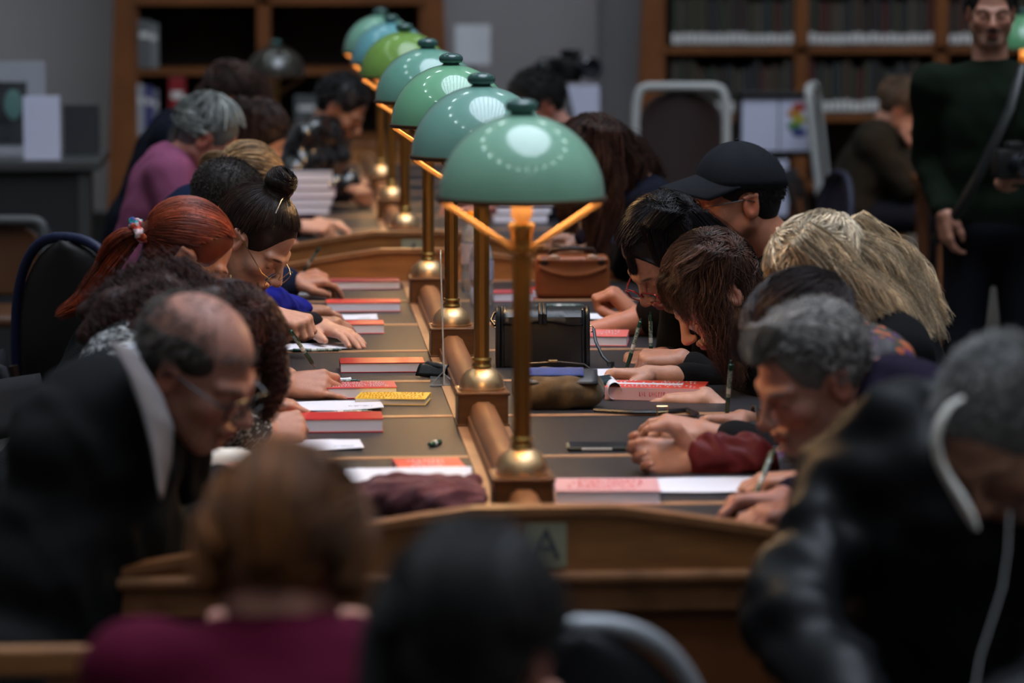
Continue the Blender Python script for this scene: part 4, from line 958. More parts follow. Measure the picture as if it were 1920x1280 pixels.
S = SDF(); e0 = W(500, 600, 8.72)-F['loc']; S.cap(e0+[0, 0, .05], W(560, 585, 8.85)-F['loc'], .045, .035, .02); link_mesh('blue_scarf', S.mesh('blue_scarf', .006, disp=folds(.006, 60, 3)), cloth('royal blue', (.012, .02, .34)), bd)['label'] = 'royal blue knitted cloth over the forearm'

# L5 short haired man, mostly hidden
Y = 8.95
bd, H, N, SH, hs, F = person('person with short cropped dark hair, partly hidden behind the dark bun', W(424, 386, Y), 5, 34, 0, 1.02, False, 'tan', lean=W(350, 470, Y), hip=W(200, 520, Y)*[1, 1, 0]+[0, 0, .50],
    cloth=cloth('black jersey', (.012, .012, .014)), fres=.004, res=.014)
make_hair('hair', H, hairmat('cropped dark', (.025, .014, .010), .5), bd, [short_hair(H, scalp_roots(2600, -.4, .6), .012, (0, .2, -.3))], .0009, th=.004)
# L6 blond bun and navy sweater
Y = 9.65
bd, H, N, SH, hs, F = person('woman with a loose blond bun tied in dark red and a navy sweater', W(462, 350, Y), 8, 45, 0, 1.0, True, 'fair', lean=W(378, 375, Y+.05), hip=W(250, 470, Y)*[1, 1, 0]+[0, 0, .50], bulk=1.1,
    cloth=cloth('navy', (.010, .018, .055)), fres=.005, res=.014, hands=[hand(1, 538, 532, 9.92, (1, -.1, .2), (0, -.5, .8), 'pen')], cuff=.02)
bun = W(430, 308, Y-.03); g_in = ([bun+(H.c-bun)*.2, bun], [.035, .02]); hm = hairmat('dark blond', (.36, .20, .085), .4)
r = np.random.default_rng(6); sw = []
for i in range(380):
    a0 = r.uniform(0, 6.28); R0 = r.uniform(.015, .05); L = r.uniform(2, 3.4); ctr = bun+np.array([r.choice([-.035, .03]), 0, 0]); pts = [ctr+np.array([R0*1.0*math.cos(a0+L*j/9), r.uniform(-.002, .002)+.02*math.sin(a0*3), R0*.8*math.sin(a0+L*j/9)]) for j in range(10)]; sw.append(pts)
def ex(S): S.ell(bun+[-.045, 0, -.005], (.038, .03, .03), None, .01); S.ell(bun+[.045, 0, .0], (.038, .03, .022), None, .01); S.cap(H(0, -.03, .08), bun, .04, .03, .02)
make_hair('hair', H, hm, bd, [hair_to(H, scalp_roots(1500, -.5, .6), [g_in], n1=12, n2=3), np.array(sw)], .0016, extra=ex)
ring(bd, bun, np.array([1, 0, .2]), .026, cloth('dark red tie', (.16, .01, .02)), 'hair_tie', .008)
held_pen('green pen held upright in the hand near the far end board', (560, 522), 9.96, (590, 478), 9.9)
# L7 grey hair, pink sweater
Y = 11.3
bd, H, N, SH, hs, F = person('grey haired woman in a dusty pink sweater at the farther desk', W(385, 258, Y), 5, 40, 0, 1.08, True, 'ruddy', lean=W(318, 298, Y), hip=W(245, 450, Y)*[1, 1, 0]+[0, 0, .50], bulk=1.15, shoulders=.17,
    cloth=cloth('dusty pink', (.36, .10, .20)), fres=.006, res=.016)
make_hair('hair', H, hairmat('silver grey', (.26, .27, .25), .5), bd, [hair_to(H, scalp_roots(1500, -.5, .65), [gpx([(345, 225), (325, 250), (320, 275)], Y, [.06, .05, .03]), gpx([(400, 200), (425, 225), (428, 250)], Y, [.06, .045, .02])], n2=8, lift=0.0144)], .002, th=.016)
# L8 dark brown hair
Y = 11.9
bd, H, N, SH, hs, F = person('woman with long dark brown hair leaning in beyond the grey haired woman in pink', W(482, 262, Y), -25, 42, 0, 1.05, True, 'pale', lean=W(420, 280, Y), hip=W(300, 420, Y)*[1, 1, 0]+[0, 0, .50],
    cloth=cloth('dark plum', (.03, .012, .018)), fres=.006, res=.016, hands=[hand(1, 562, 425, 11.75, (1, -.2, 0), (0, -.4, .8), 'fist')], cuff=.03)
gs = [gpx([(470, 190), (430, 215), (420, 290)], Y-.02, [.06, .07, .05]), gpx([(490, 195), (520, 240), (500, 300)], Y-.02, [.06, .05, .03]), gpx([(470, 200), (465, 270), (455, 330)], Y-.08, [.06, .07, .04])]
make_hair('hair', H, hairmat('dark brown far', (.035, .014, .010), .5), bd, [hair_to(H, scalp_roots(1300, -.5, .7), gs, n2=10, lift=0.0126)], .0024, th=.014)
# L9 far navy coat
Y = 12.7
bd, H, N, SH, hs, F = person('person in a dark navy coat with brown hair, hunched behind the pink sweater', W(430, 185, Y), 0, 45, 0, 1.05, True, 'tan', lean=W(335, 235, Y), hip=W(225, 400, Y)*[1, 1, 0]+[0, 0, .50], bulk=1.2,
    cloth=cloth('navy coat', (.008, .009, .020)), fres=.007, res=.018)
gs = [gpx([(440, 140), (480, 165), (500, 240)], Y-.05, [.07, .08, .05]), gpx([(410, 140), (370, 170), (350, 215)], Y, [.06, .06, .04])]
make_hair('hair', H, hairmat('soft brown far', (.055, .025, .018), .6), bd, [hair_to(H, scalp_roots(1100, -.5, .7), gs, n2=10, lift=0.0126)], .0026, th=.014)
# figure in glossy black at the far desk
Y = 13.4
bd, H, N, SH, hs, F = person('person in a glossy black quilted jacket left of the far lamp bases', W(640, 200, Y), -20, 40, 0, 1.05, False, 'tan', lean=W(610, 235, Y), hip=W(470, 380, Y)*[1, 1, 0]+[0, 0, .50], bulk=1.15,
    cloth=mat('black gloss quilting', (.006, .006, .008), .18, coat=.8), fres=.007, res=.018, foldamp=.016, hands=[hand(1, 650, 345, 13.2, (.6, -.6, -.3), (.4, -.5, .7), 'fist'), hand(-1, 650, 330, 13.5, (.6, -.6, -.3), (.4, -.5, .7), 'fist')], cuff=.0)
make_hair('hair', H, hairmat('black far', (.012, .010, .012), .4), bd, [short_hair(H, scalp_roots(900, -.5, .6), .03)], .0026, th=.012)

# ------------------------------------------------------------------ right side
# R1 grey haired man
Y = 5.85
bd, H, N, SH, hs, F = person('grey haired man in a dark navy jacket writing, beside the leather jacketed man', W(1522, 705, Y), 203, 24, 3, 1.06, False, 'ruddy', lean=W(1665, 715, Y+.02), hip=W(1900, 760, Y)*[1, 1, 0]+[0, 0, .50], shoulders=.19, bulk=1.1, neckr=.056,
    cloth=cloth('navy wool jacket', (.020, .013, .033), bump=(500, .15)), fres=.0055, res=.014, foldamp=.006, kind='jacket', hands=[hand(1, 1478, 938, 6.03, (-1, -.1, .0), (0, .2, 1), 'pen'), hand(-1, 1540, 960, 5.8, (-1, 0, 0), (0, 0, 1), 'relaxed')], cuff=.03, stubble=(.34, .19, .16), brow=(.2, .2, .2))
hm = hairmat('salt and pepper', (.27, .245, .23), .5); gs = [([H(0, .06, .125), H(.0, .088, .100), H(-.01, .098, .080)], [.05, .035, .014])]
P1 = hair_to(H, scalp_roots(1200, .25, .55), gs, n1=6, n2=7, jit=.003)
make_hair('hair', H, hm, bd, [short_hair(H, scalp_roots(3200, -.5, .55), .022, (0, .25, -.1)), P1], .0014, th=.013)
held_pen('green pen in the hand of the grey haired man', (1402, 962), 6.0, (1436, 880), 6.05)
# R2 dark haired, floral blouse
Y = 6.5
bd, H, N, SH, hs, F = person('dark haired woman in an orange and purple floral blouse behind the grey haired man', W(1512, 640, Y), 182, 48, 0, 1.04, True, 'fair', lean=W(1600, 640, Y), hip=W(1800, 720, Y)*[1, 1, 0]+[0, 0, .50], shoulders=.175,
    cloth=ramp_mat('floral print', 'voronoi', 60, [(0, (.012, .009, .016)), (.42, (.045, .030, .012)), (.55, (.38, .075, .018)), (.70, (.07, .02, .10)), (.84, (.40, .09, .03)), (.93, (.20, .20, .16))], .6, (1, 1, .8), .2),
    fres=.0045, res=.012, kind='blouse', foldamp=.009, cuff=.05,
    hands=[hand(1, 1305, 862, 6.60, (-1, .0, .05), (0, .86, -.45), 'cup', sc=1.05), hand(-1, 1520, 900, 6.3, (-1, 0, 0), (0, 0, 1), 'relaxed')])
gs = [gpx([(1510, 565), (1450, 575), (1400, 620), (1380, 670)], Y+.05, [.06, .055, .045, .02]), gpx([(1550, 560), (1575, 590), (1585, 640)], Y, [.05, .05, .03])]
make_hair('hair', H, hairmat('dark brown', (.022, .012, .012), .4), bd, [hair_to(H, scalp_roots(2000, -.5, .7), gs, n2=12, lift=0.0135)], .0014, th=.015)
L_, tp, f_ = hs[0]; S = SDF(); w_ = L_(0, 0, 0)-F['loc']; S.cap(w_-f_*.11, w_-f_*.015, .052, .038, .01); S.cap(w_-f_*.03+[0, 0, .02], w_-f_*.015-[0, 0, .02], .035, .035, .01)
link_mesh('cuff', S.mesh('cuff', .005, disp=folds(.009, 75, 8)), cloth('burgundy silk', (.17, .025, .030), .45), bd)['label'] = 'gathered burgundy cuff'
# R3 blonde
Y = 7.15
bd, H, N, SH, hs, F = person('woman with long wavy ash blonde hair falling down her back', W(1545, 522, Y), 178, 50, 0, 1.06, True, 'fair', lean=W(1640, 560, Y+.02), hip=W(1790, 690, Y)*[1, 1, 0]+[0, 0, .50], shoulders=.155, shdrop=.10,
    cloth=cloth('black coat', (.010, .010, .012)), fres=.0035, res=.012, foldamp=.006, cuff=.05, kind='coat',
    hands=[hand(-1, 1330, 812, 7.02, (-1, .1, .12), (0, -.5, .85), 'relaxed'), hand(1, 1398, 788, 7.3, (-1, -.1, -.02), (0, .3, 1), 'pen')])
gs = [gpx([(1560, 425), (1640, 470), (1710, 540), (1762, 640)], Y, [.05, .075, .075, .035]), gpx([(1500, 440), (1560, 500), (1660, 590), (1740, 640)], Y-.08, [.05, .07, .07, .035]),
      gpx([(1600, 410), (1680, 470), (1745, 560), (1775, 610)], Y+.08, [.05, .07, .06, .03]), gpx([(1470, 450), (1455, 490), (1450, 540)], Y, [.045, .03, .015])]
make_hair('hair', H, hairmat('ash blonde', (.62, .49, .34), .42), bd, [hair_to(H, scalp_roots(5200, -.5, .70), gs, n2=22, lift=0.0108, wave=.011, wfreq=34, tail=.35, jit=.0035)], .0011, th=.012)
L_, tp, f_ = hs[0] if False else hs[1]; ring(bd, L_(-.010, .098, -.006), f_+np.array([0, 0, -.4]), .0112)
L2 = hs[0][0]; ring(bd, L2(0, -.02, 0), hs[0][2], .031, M['black'], 'wristband', .004)
held_pen('green pen held upright by the blonde woman', (1362, 790), 7.32, (1367, 722), 7.30)
# R4 wavy brown
Y = 7.75
bd, H, N, SH, hs, F = person('woman with wavy chestnut hair and black sleeves writing beside the red and white book', W(1338, 546, Y), 198, 42, -4, 1.10, True, 'pale', lean=W(1425, 640, Y+.05), hip=W(1620, 690, Y)*[1, 1, 0]+[0, 0, .50], shoulders=.17, nail=(.55, .30, .25),
    cloth=cloth('black knit', (.010, .010, .013), bump=(200, .3)), fres=.0028, res=.011, foldamp=.005, kind='sweater', cuff=.085,
    hands=[hand(1, 1222, 704, 7.88, (-1, -.05, .03), (.0, .25, 1), 'pen', elbow=W(1410, 730, 7.95)), hand(-1, 1330, 745, 7.6, (-.9, .3, 0), (0, -.2, 1), 'flat')])
gs = [gpx([(1325, 470), (1272, 500), (1250, 545), (1258, 580)], Y-.04, [.04, .030, .022, .010]), gpx([(1335, 470), (1288, 510), (1274, 560), (1292, 606)], Y-.10, [.045, .038, .030, .012]), gpx([(1345, 480), (1340, 560), (1350, 640), (1385, 720)], Y-.10, [.05, .055, .045, .018]), gpx([(1370, 480), (1395, 570), (1390, 660), (1375, 730)], Y-.05, [.05, .05, .05, .025]),
      gpx([(1400, 490), (1440, 580), (1430, 680)], Y+.02, [.05, .05, .03])]
make_hair('hair', H, hairmat('chestnut', (.085, .040, .028), .33), bd, [hair_to(H, scalp_roots(5000, -.5, .72), gs, n2=22, lift=0.0090, wave=.009, wfreq=48, tail=.3, jit=.003)], .0010, th=.010, capkw=dict(face=(.085, .075, .112), fc=(0, .100, -.008)))
held_pen('green pen standing in the hand beside the black handbag strap', (1171, 706), 7.86, (1190, 640), 7.86)
# R5 dark hair, red glasses
Y = 8.35
bd, H, N, SH, hs, F = person('woman with straight black hair and angular red glasses, face turned down', W(1250, 474, Y), 208, 46, 0, 1.14, True, 'fair', lean=W(1345, 560, Y+.05), hip=W(1520, 640, Y)*[1, 1, 0]+[0, 0, .50], shoulders=.17, nail=(.10, .005, .02),
    cloth=cloth('black top', (.009, .009, .010)), fres=.003, res=.011, kind='top', hands=[hand(1, 1250, 668, 8.36, (-.95, -.3, -.1), (0, -.3, 1), 'pen'), hand(-1, 1285, 672, 8.15, (-.95, .2, 0), (0, -.2, 1), 'fist')], cuff=.03, lip=(.4, .10, .09))
gs = [gpx([(1240, 395), (1200, 420), (1186, 470), (1190, 515)], Y-.06, [.05, .035, .025, .012]), gpx([(1290, 395), (1330, 440), (1345, 520), (1340, 600)], Y-.05, [.05, .06, .06, .04]), gpx([(1260, 395), (1225, 430), (1240, 500)], Y-.12, [.05, .04, .012]), gpx([(1310, 400), (1370, 450), (1400, 520)], Y+.05, [.05, .06, .05])]
make_hair('hair', H, hairmat('blue black', (.013, .009, .011), .26), bd, [hair_to(H, scalp_roots(4600, -.5, .66), gs, n2=18, lift=0.0108, jit=.002, tail=.2)], .0010, th=.012)
glasses(H, bd, 'square', mat('red glasses frame', (.25, .008, .012), .25, coat=.5), low=.012)
held_pen('green pen in dark-nailed fingers, behind the chestnut haired woman', (1221, 692), 8.3, (1220, 618), 8.3)
# R6 man in cap
Y = 8.75
bd, H, N, SH, hs, F = person('man in a black baseball cap, his face ruddy orange', W(1384, 374, Y), 190, 6, 0, 1.15, False, (.50, .19, .11), lean=W(1466, 472, Y+.02), hip=W(1560, 600, Y)*[1, 1, 0]+[0, 0, .50], shoulders=.19, bulk=1.05, neckr=.056,
    cloth=cloth('black shirt', (.010, .010, .012)), fres=.003, res=.011, kind='shirt', hands=[hand(-1, 1118, 622, 8.85, (-1, .0, 0), (0, -.3, 1), 'relaxed', elbow=W(1205, 600, 8.9)), hand(1, 1200, 600, 9.15, (-.7, .0, .7), (.6, -.2, .6), 'fist')], sleeve=.45, stubble=(.26, .12, .08))
make_hair('hair', H, hairmat('cropped black', (.014, .009, .008), .5), bd, [short_hair(H, scalp_roots(3000, -.45, .1), .010, (0, 0, -.5))], .0009, th=.003)
k = H.s; b = MB()
def capf(u, v):
    a = 2*math.pi*u; e = (math.pi/2)*v**.8; r = math.cos(e); return H(.0855*r*math.cos(a), -.010+.108*r*math.sin(a), .030+.102*math.sin(e)+.010*math.sin(a)*(1-v)-.004*abs(math.sin(3*a))*v*(1-v)*4)
b.grid(capf, 60, 16); cp = child(bd, b, 'cap', mat('black cap cotton', (.012, .013, .018), .8, bump=(350, .3), spec=.15)); m = cp.modifiers.new('s', 'SOLIDIFY'); m.thickness = .003
b = MB(); b.grid(lambda u, v: H((u-.5)*.168*(1-.10*v*v), .072+(.110*v)*math.sqrt(max(.0, 1-(2*u-1)**2*.55))-.055*(2*u-1)**2, .072-.022*v-.036*(2*u-1)**2), 24, 10)
br = child(bd, b, 'cap_brim', mat('black cap cotton')); m = br.modifiers.new('s', 'SOLIDIFY'); m.thickness = .004
b = MB(); b.ball(H(0, -.010, .134), .006, 12, (1, 1, .6)); child(bd, b, 'cap_button', mat('black cap cotton'))
glasses(H, bd, 'round', M['black'])
# R7 long brown hair
Y = 10.3
bd, H, N, SH, hs, F = person('woman with very long brown hair hanging forward, right of the nearest lamp shade', W(1120, 300, Y), 185, 55, 0, 1.05, True, 'tan', lean=W(1205, 350, Y), hip=W(1330, 420, Y)*[1, 1, 0]+[0, 0, .50], cloth=cloth('ink navy', (.008, .010, .022)), fres=.006, res=.016,
    hands=[hand(1, 1085, 445, 10.9, (-1, -.2, 0), (0, 0, 1), 'fist'), hand(-1, 1110, 470, 10.6, (-1, .2, 0), (0, 0, 1), 'fist')])
gs = [gpx([(1110, 235), (1075, 290), (1065, 360), (1080, 440)], Y-.03, [.06, .06, .05, .03]), gpx([(1130, 235), (1140, 320), (1130, 400), (1120, 490)], Y-.08, [.06, .08, .07, .04]), gpx([(1150, 240), (1200, 300), (1190, 380), (1175, 440)], Y-.04, [.06, .07, .06, .03]), gpx([(1130, 230), (1200, 280), (1240, 340)], Y+.05, [.06, .06, .04])]
make_hair('hair', H, hairmat('long brown', (.055, .020, .012), .4), bd, [hair_to(H, scalp_roots(2400, -.5, .7), gs, n2=18, lift=0.0126, wave=.01, wfreq=30, tail=.25)], .0022, th=.014)
# R8 far dark haired man
Y = 12.9
bd, H, N, SH, hs, F = person('dark haired man at the farther desk, just below the video camera', W(1008, 195, Y), 200, 30, 0, 1.08, False, 'ruddy', lean=W(1055, 245, Y), hip=W(1110, 400, Y)*[1, 1, 0]+[0, 0, .50], cloth=cloth('dark shirt', (.012, .012, .016)), fres=.006, res=.016)
make_hair('hair', H, hairmat('black cut', (.014, .012, .012), .5), bd, [short_hair(H, scalp_roots(1500, -.5, .6), .03)], .0024, th=.014)
b = MB(); 

# ------------------------------------------------------------------ foreground readers
Y = 3.9
bd, H, N, SH, hs, F = person('person with smooth ginger brown hair and burgundy sweater seen from behind', W(535, 1055, Y), 80, 32, 0, 1.0, True, 'ruddy', lean=W(520, 1205, Y-.06), hip=W(500, 1500, Y-.3)*[1, 1, 0]+[0, 0, .48], shoulders=.165, cloth=cloth('burgundy', (.13, .006, .032)), fres=.007, res=.014, foldamp=.004, kind='sweater',
    hands=[hand(1, 640, 1180, 4.3, (0, 1, 0), (0, 0, 1), 'relaxed'), hand(-1, 440, 1180, 4.3, (0, 1, 0), (0, 0, 1), 'relaxed')])
gs = [([H(0, -.06, .11), H(0, -.112, .06), H(0, -.122, .0), H(0, -.105, -.052)], [.06, .055, .055, .04]), ([H(.07, -.01, .08), H(.093, -.03, .02), H(.088, -.03, -.045)], [.04, .035, .03]), ([H(-.07, -.01, .08), H(-.093, -.03, .02), H(-.088, -.03, -.045)], [.04, .035, .03])]
make_hair('hair', H, hairmat('ginger brown', (.23, .082, .022), .42), bd, [hair_to(H, scalp_roots(2600, -.5, .7), gs, n2=10, lift=0.0162)], .0016, th=.018)
Y = 3.35
bd, H, N, SH, hs, F = person('person with black hair and dark clothes seen from behind at the bottom edge', W(880, 1245, Y), 75, 34, 0, 1.02, True, 'ruddy', lean=W(895, 1410, Y-.05), hip=W(880, 1700, Y-.3)*[1, 1, 0]+[0, 0, .48], shoulders=.165, cloth=cloth('black wool', (.008, .008, .010)), fres=.007, res=.014, foldamp=.004, kind='sweater',
    hands=[hand(1, 1000, 1330, 3.7, (0, 1, 0), (0, 0, 1), 'relaxed'), hand(-1, 760, 1330, 3.7, (0, 1, 0), (0, 0, 1), 'relaxed')])
gs = [([H(0, -.06, .11), H(0, -.112, .06), H(0, -.12, .0), H(0, -.10, -.04)], [.06, .055, .05, .035]), ([H(-.07, -.01, .08), H(-.09, -.03, .02), H(-.085, -.03, -.06)], [.04, .035, .03])]
make_hair('hair', H, hairmat('soft black', (.012, .010, .010), .45), bd, [hair_to(H, scalp_roots(2400, -.35, .7), gs, n2=10, lift=0.0162)], .0016, th=.018)
# leather jacket man, chest towards the camera
Y = 4.75
bd, H, N, SH, hs, F = person('man with grey hair in a black leather jacket and cream shirt, right edge', W(1885, 800, Y), 222, 48, 0, 1.08, False, 'tan', lean=W(1845, 860, Y+.17), hip=W(1800, 1200, Y+.45)*[1, 1, 0]+[0, 0, .50], shoulders=.215, bulk=1.34, neckr=.06,
    cloth=mat('jacket leather', (.008, .0085, .010), .44, bump=(30, .3), spec=.14), fres=.007, res=.014, foldamp=.011, kind='leather_jacket', stubble=(.2, .13, .1),
    hands=[hand(1, 1640, 1390, 4.6, (.3, -.8, -.5), (0, 0, 1), 'relaxed', elbow=W(1480, 1140, 4.9)), hand(-1, 1700, 1420, 4.5, (-.8, -.4, 0), (0, 0, 1), 'relaxed')])
make_hair('hair', H, hairmat('iron grey', (.22, .21, .20), .5), bd, [short_hair(H, scalp_roots(2600, -.5, .62), .014, (0, .2, -.1))], .0013, th=.007)
collar_ring(N+F['fwd']*.0+[0, 0, .01], nrm(H.c-N), F['fwd'], .078, .050, mat('cream shirt', (.66, .62, .56), .8), bd, 'shirt_collar', .35)
b = MB(); b.tube([W(x, y, 4.60+.0*y) for x, y in ((1806, 745), (1780, 762), (1762, 790), (1754, 825), (1760, 862), (1776, 895), (1797, 928), (1815, 960), (1830, 990))], [.008, .013, .016, .017, .018, .019, .022, .022, .012], 10, flat=.35); child(bd, b, 'collar_edge', mat('cream shirt', (.66, .62, .56), .8))
for s in (-1, 1):
    b = MB(); b.grid(lambda u, v: N+F['fwd']*(.075+.012*v)+F['rt']*s*(.015+.045*u)-F['spine']*(-.01+.075*v-.02*u), 6, 6); o = child(bd, b, 'collar_point', mat('cream shirt')); m = o.modifiers.new('s', 'SOLIDIFY'); m.thickness = .004
pts = [W(x, y, Y-.13-.0004*(y-980)) for x, y in ((1893, 960), (1890, 1030), (1880, 1100), (1858, 1170), (1838, 1230), (1826, 1300), (1830, 1400))]
b = MB(); b.tube(pts, .0018, 6); child(bd, b, 'earphone_cord', mat('grey cord', (.25, .25, .25), .5))
# standing man at the right
Y = 11.5
hd = W(1858, 22, Y)
bd, H, N, SH, hs, F = person('standing man with moustache, dark green sweater and black strap across his chest', hd, 262, 6, 0, 1.02, False, 'fair', lean=hd+np.array([.0, .01, -.20]), hip=hd+np.array([.03, .03, -.72]), shoulders=.20, bulk=1.08, neckr=.058, standing=True,
    cloth=cloth('bottle green', (.010, .018, .010)), fres=.006, res=.016, kind='sweater', stubble=(.2, .11, .08), brow=(.02, .015, .012), hands=[hand(1, 1768, 395, 11.45, (.1, -.1, -1), (-.9, -.3, 0), 'relaxed', pole=(.05, 1, 0)), hand(-1, 1935, 330, 11.25, (-1, -.2, 0), (0, -.3, 1), 'fist')], cuff=.02)
make_hair('hair', H, hairmat('short black', (.012, .009, .008), .5), bd, [short_hair(H, scalp_roots(1500, -.4, .55), .03)], .002, th=.014)
b = MB(); b.tube([H(-.026, .100, -.055), H(-.012, .106, -.050), H(0, .108, -.049), H(.012, .106, -.050), H(.026, .100, -.055)], [.003, .006, .005, .006, .003], 8); child(bd, b, 'moustache', M['black'])
b = MB(); b.tube([N+F['rt']*-.10+F['fwd']*.06+[0, 0, .02], N+F['rt']*-.06+F['fwd']*.15-[0, 0, .12], N+F['fwd']*.175-[0, 0, .30]+F['rt']*.02, N+F['fwd']*.15-[0, 0, .46]+F['rt']*.10, N+F['fwd']*.05-[0, 0, .58]+F['rt']*.18], .02, 8, flat=.3); child(bd, b, 'bag_strap', M['black'])
def camera_body(c, rz, label, parent=None):
    t = empty('camera', c, rz, label, 'camera'); b = MB(); b.box((0, 0, .05), (.145, .07, .10), .014); b.box((0, 0, .105), (.06, .06, .04), .012); b.build('camera_body', M['black'], t, True)
    b = MB(); b.lathe([(0, 0), (.036, 0), (.038, .05), (.042, .10), (.038, .102), (.03, .085), (0, .08)], (0, -.03, .05), 24, Matrix.Rotation(math.radians(90), 3, 'X')); b.build('lens', mat('lens black', (.01, .012, .02), .15, coat=1), t, True)
    b = MB(); b.lathe([(0, 0), (.008, 0), (.008, .008), (0, .008)], (.05, 0, .10), 12); b.build('dial', M['black'], t, True); return t
camera_body(W(1900, 335, 11.2), .2, 'black camera held at the waist of the standing man')
# far woman in brown, at the right
Y = 15.8
bd, H, N, SH, hs, F = person('woman in a brown jacket leaning her face on her hand, far right background', W(1690, 205, Y), -15, 42, 0, 1.1, True, 'fair', lean=W(1650, 250, Y), hip=W(1590, 400, Y)*[1, 1, 0]+[0, 0, .50], bulk=1.25, cloth=cloth('dark brown jacket', (.030, .022, .014)), fres=.008, res=.02,
    hands=[hand(1, 1712, 280, 15.7, (-.1, -.1, 1), (.9, 0, 0), 'fist', elbow=W(1700, 350, 15.6)), hand(-1, 1720, 275, 15.9, (-.1, -.1, 1), (.9, 0, 0), 'fist', elbow=W(1720, 350, 16))])
make_hair('hair', H, hairmat('light brown far', (.14, .075, .04), .5), bd, [hair_to(H, scalp_roots(1000, -.5, .7), [gpx([(1685, 150), (1665, 175), (1660, 210)], Y, [.07, .06, .04]), gpx([(1700, 150), (1720, 165), (1735, 200)], Y, [.06, .05, .03])], n2=8, lift=0.0144)], .003, th=.016)
# ------------------------------------------------------------------ the hall behind
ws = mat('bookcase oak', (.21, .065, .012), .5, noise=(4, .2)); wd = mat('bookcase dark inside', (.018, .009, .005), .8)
YB = 18.7
def bookcase(px0, px1, label, divs, shelf_py, side_l=True, side_r=True):
    x0, x1 = W(px0, 100, YB)[0], W(px1, 100, YB)[0]; t = empty('bookcase', ((x0+x1)/2, YB+.25, 0), 0, label, 'bookcase'); h = 3.1; w = x1-x0
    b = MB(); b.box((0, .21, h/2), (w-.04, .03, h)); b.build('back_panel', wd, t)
    for s, on in ((-1, side_l), (1, side_r)):
        if on:
            b = MB(); b.prism([(-.25, 0), (.22, 0), (.22, h), (-.10, h)], .07, 'x', s*w/2-(.035 if s > 0 else .035)); b.prism([(s*w/2, 0), (s*(w/2+.16), 0), (s*(w/2+.02), h), (s*w/2, h)], .06, 'y', -.22); b.build('side_panel', ws, t)
    for p in divs:
        b = MB(); xx = W(p, 100, YB)[0]-(x0+x1)/2; b.box((xx, .0, h/2), (.075, .42, h-.02)); b.build('divider', ws, t)
    for p in shelf_py:
        z = W(500, p, YB)[2]; b = MB(); b.box((0, .0, z), (w-.04, .42, .035)); b.build('shelf', ws, t)
    b = MB(); b.box((0, 0, h+.03), (w+.06, .5, .08), .01); b.build('cornice', ws, t)
    b = MB(); b.box((0, 0, .06), (w+.06, .48, .12), .01); b.build('plinth', ws, t)
    return t
bookcase(247, 800, 'oak bookcase with nearly empty dark shelves, left of the lamp row', [495], [3, 135, 262, 400])
bookcase(1238, 2150, 'oak bookcase packed with labelled books, right background', [1505, 1768, 2030], [-30, 97, 226, 356])
pal = [(.05, .045, .035), (.035, .04, .025), (.07, .04, .025), (.03, .035, .04), (.09, .07, .05), (.09, .02, .015), (.04, .025, .02), (.06, .055, .03), (.03, .03, .03)]
protos = []
def shelf_books(px0, px1, py, hmin, hmax, label, group, name='book', n_max=90, labels=True, cols=None, seed=0):
    r = random.Random(seed); x = W(px0, py, YB)[0]; xe = W(px1, py, YB)[0]; z = W(500, py, YB)[2]+.0175; k = 0
    key = 'L' if labels else 'N'
    if not any(p[0] == key for p in protos):
        for ci, c in enumerate(pal if labels else [(.35, .34, .33)]):
            b = MB(); b.box((0, .08, .5), (.9, .16, 1), .0); me = bpy.data.meshes.new('spine'); bmesh.ops.recalc_face_normals(b.bm, faces=b.bm.faces); b.bm.to_mesh(me); b.bm.free(); me.materials.append(mat('bound spine %d' % ci, c, .6)); protos.append((key, ci, me))
    names = ['taupe', 'moss green', 'chestnut', 'slate', 'tan', 'red', 'umber', 'olive', 'charcoal']; pool = [p for p in protos if p[0] == key]; seq = [r.choice(pool) for _ in range(n_max+2)]
    while x < xe and k < n_max:
        w = r.uniform(.022, .042); h = r.uniform(hmin, hmax); c = seq[k+1]
        o = bpy.data.objects.new(name, c[2]); COL.objects.link(o); o.location = (x+w/2, YB+.07+r.uniform(0, .015), z+.001); o.scale = (w*.96, 1, h); tag(o, names[c[1]]+' book between '+(names[seq[k][1]] if k else 'the upright')+' and '+names[seq[k+2][1]]+' ones, '+label, 'book', group)
        if labels:
            b = MB(); b.box((0, -.0012/1, .17), (.86, .0024, .20)); l = b.build('shelf_label', M['pagelabel'], o)
        x += w+.001; k += 1
M['pagelabel'] = mat('spine label', (.62, .60, .57), .6)
shelf_books(1262, 1487, 97, .24, .29, 'upper row, left bay, right bookcase', 'upper row of labelled books, left bay', seed=1)
shelf_books(1520, 1752, 97, .24, .29, 'upper row, middle bay, right bookcase', 'upper row of labelled books, middle bay', seed=2)
shelf_books(1784, 1925, 97, .22, .29, 'upper row beside the standing man', 'upper row of labelled books, right bay', seed=3)
shelf_books(1262, 1487, 226, .24, .30, 'lower row above the pale framed chair', 'lower row of books, left bay', seed=4)
shelf_books(1520, 1752, 226, .24, .30, 'lower row behind the open book stand', 'lower row of books, middle bay', seed=5)
def one_book(px, py, w, h, c, label, rz=0):
    p = W(px, py, YB); z = p[2]+.018; t = empty('book', (p[0], YB+.03, z), rz, label, 'book'); mc = mat('cover %s' % (c,), c, .5)
    b = MB(); b.box((0, .08, h/2), (w, .16, h), .003); b.build('cover', mc, t); b = MB(); b.box((0, -.001, h*.7), (w*.7, .002, h*.12)); b.build('title_band', M['pagelabel'], t)
one_book(271, 135, .07, .26, (.13, .13, .13), 'tall grey book alone at the left end of the upper shelf'); one_book(288, 135, .05, .24, (.22, .22, .22), 'pale grey book second from the left side of the upper shelf')
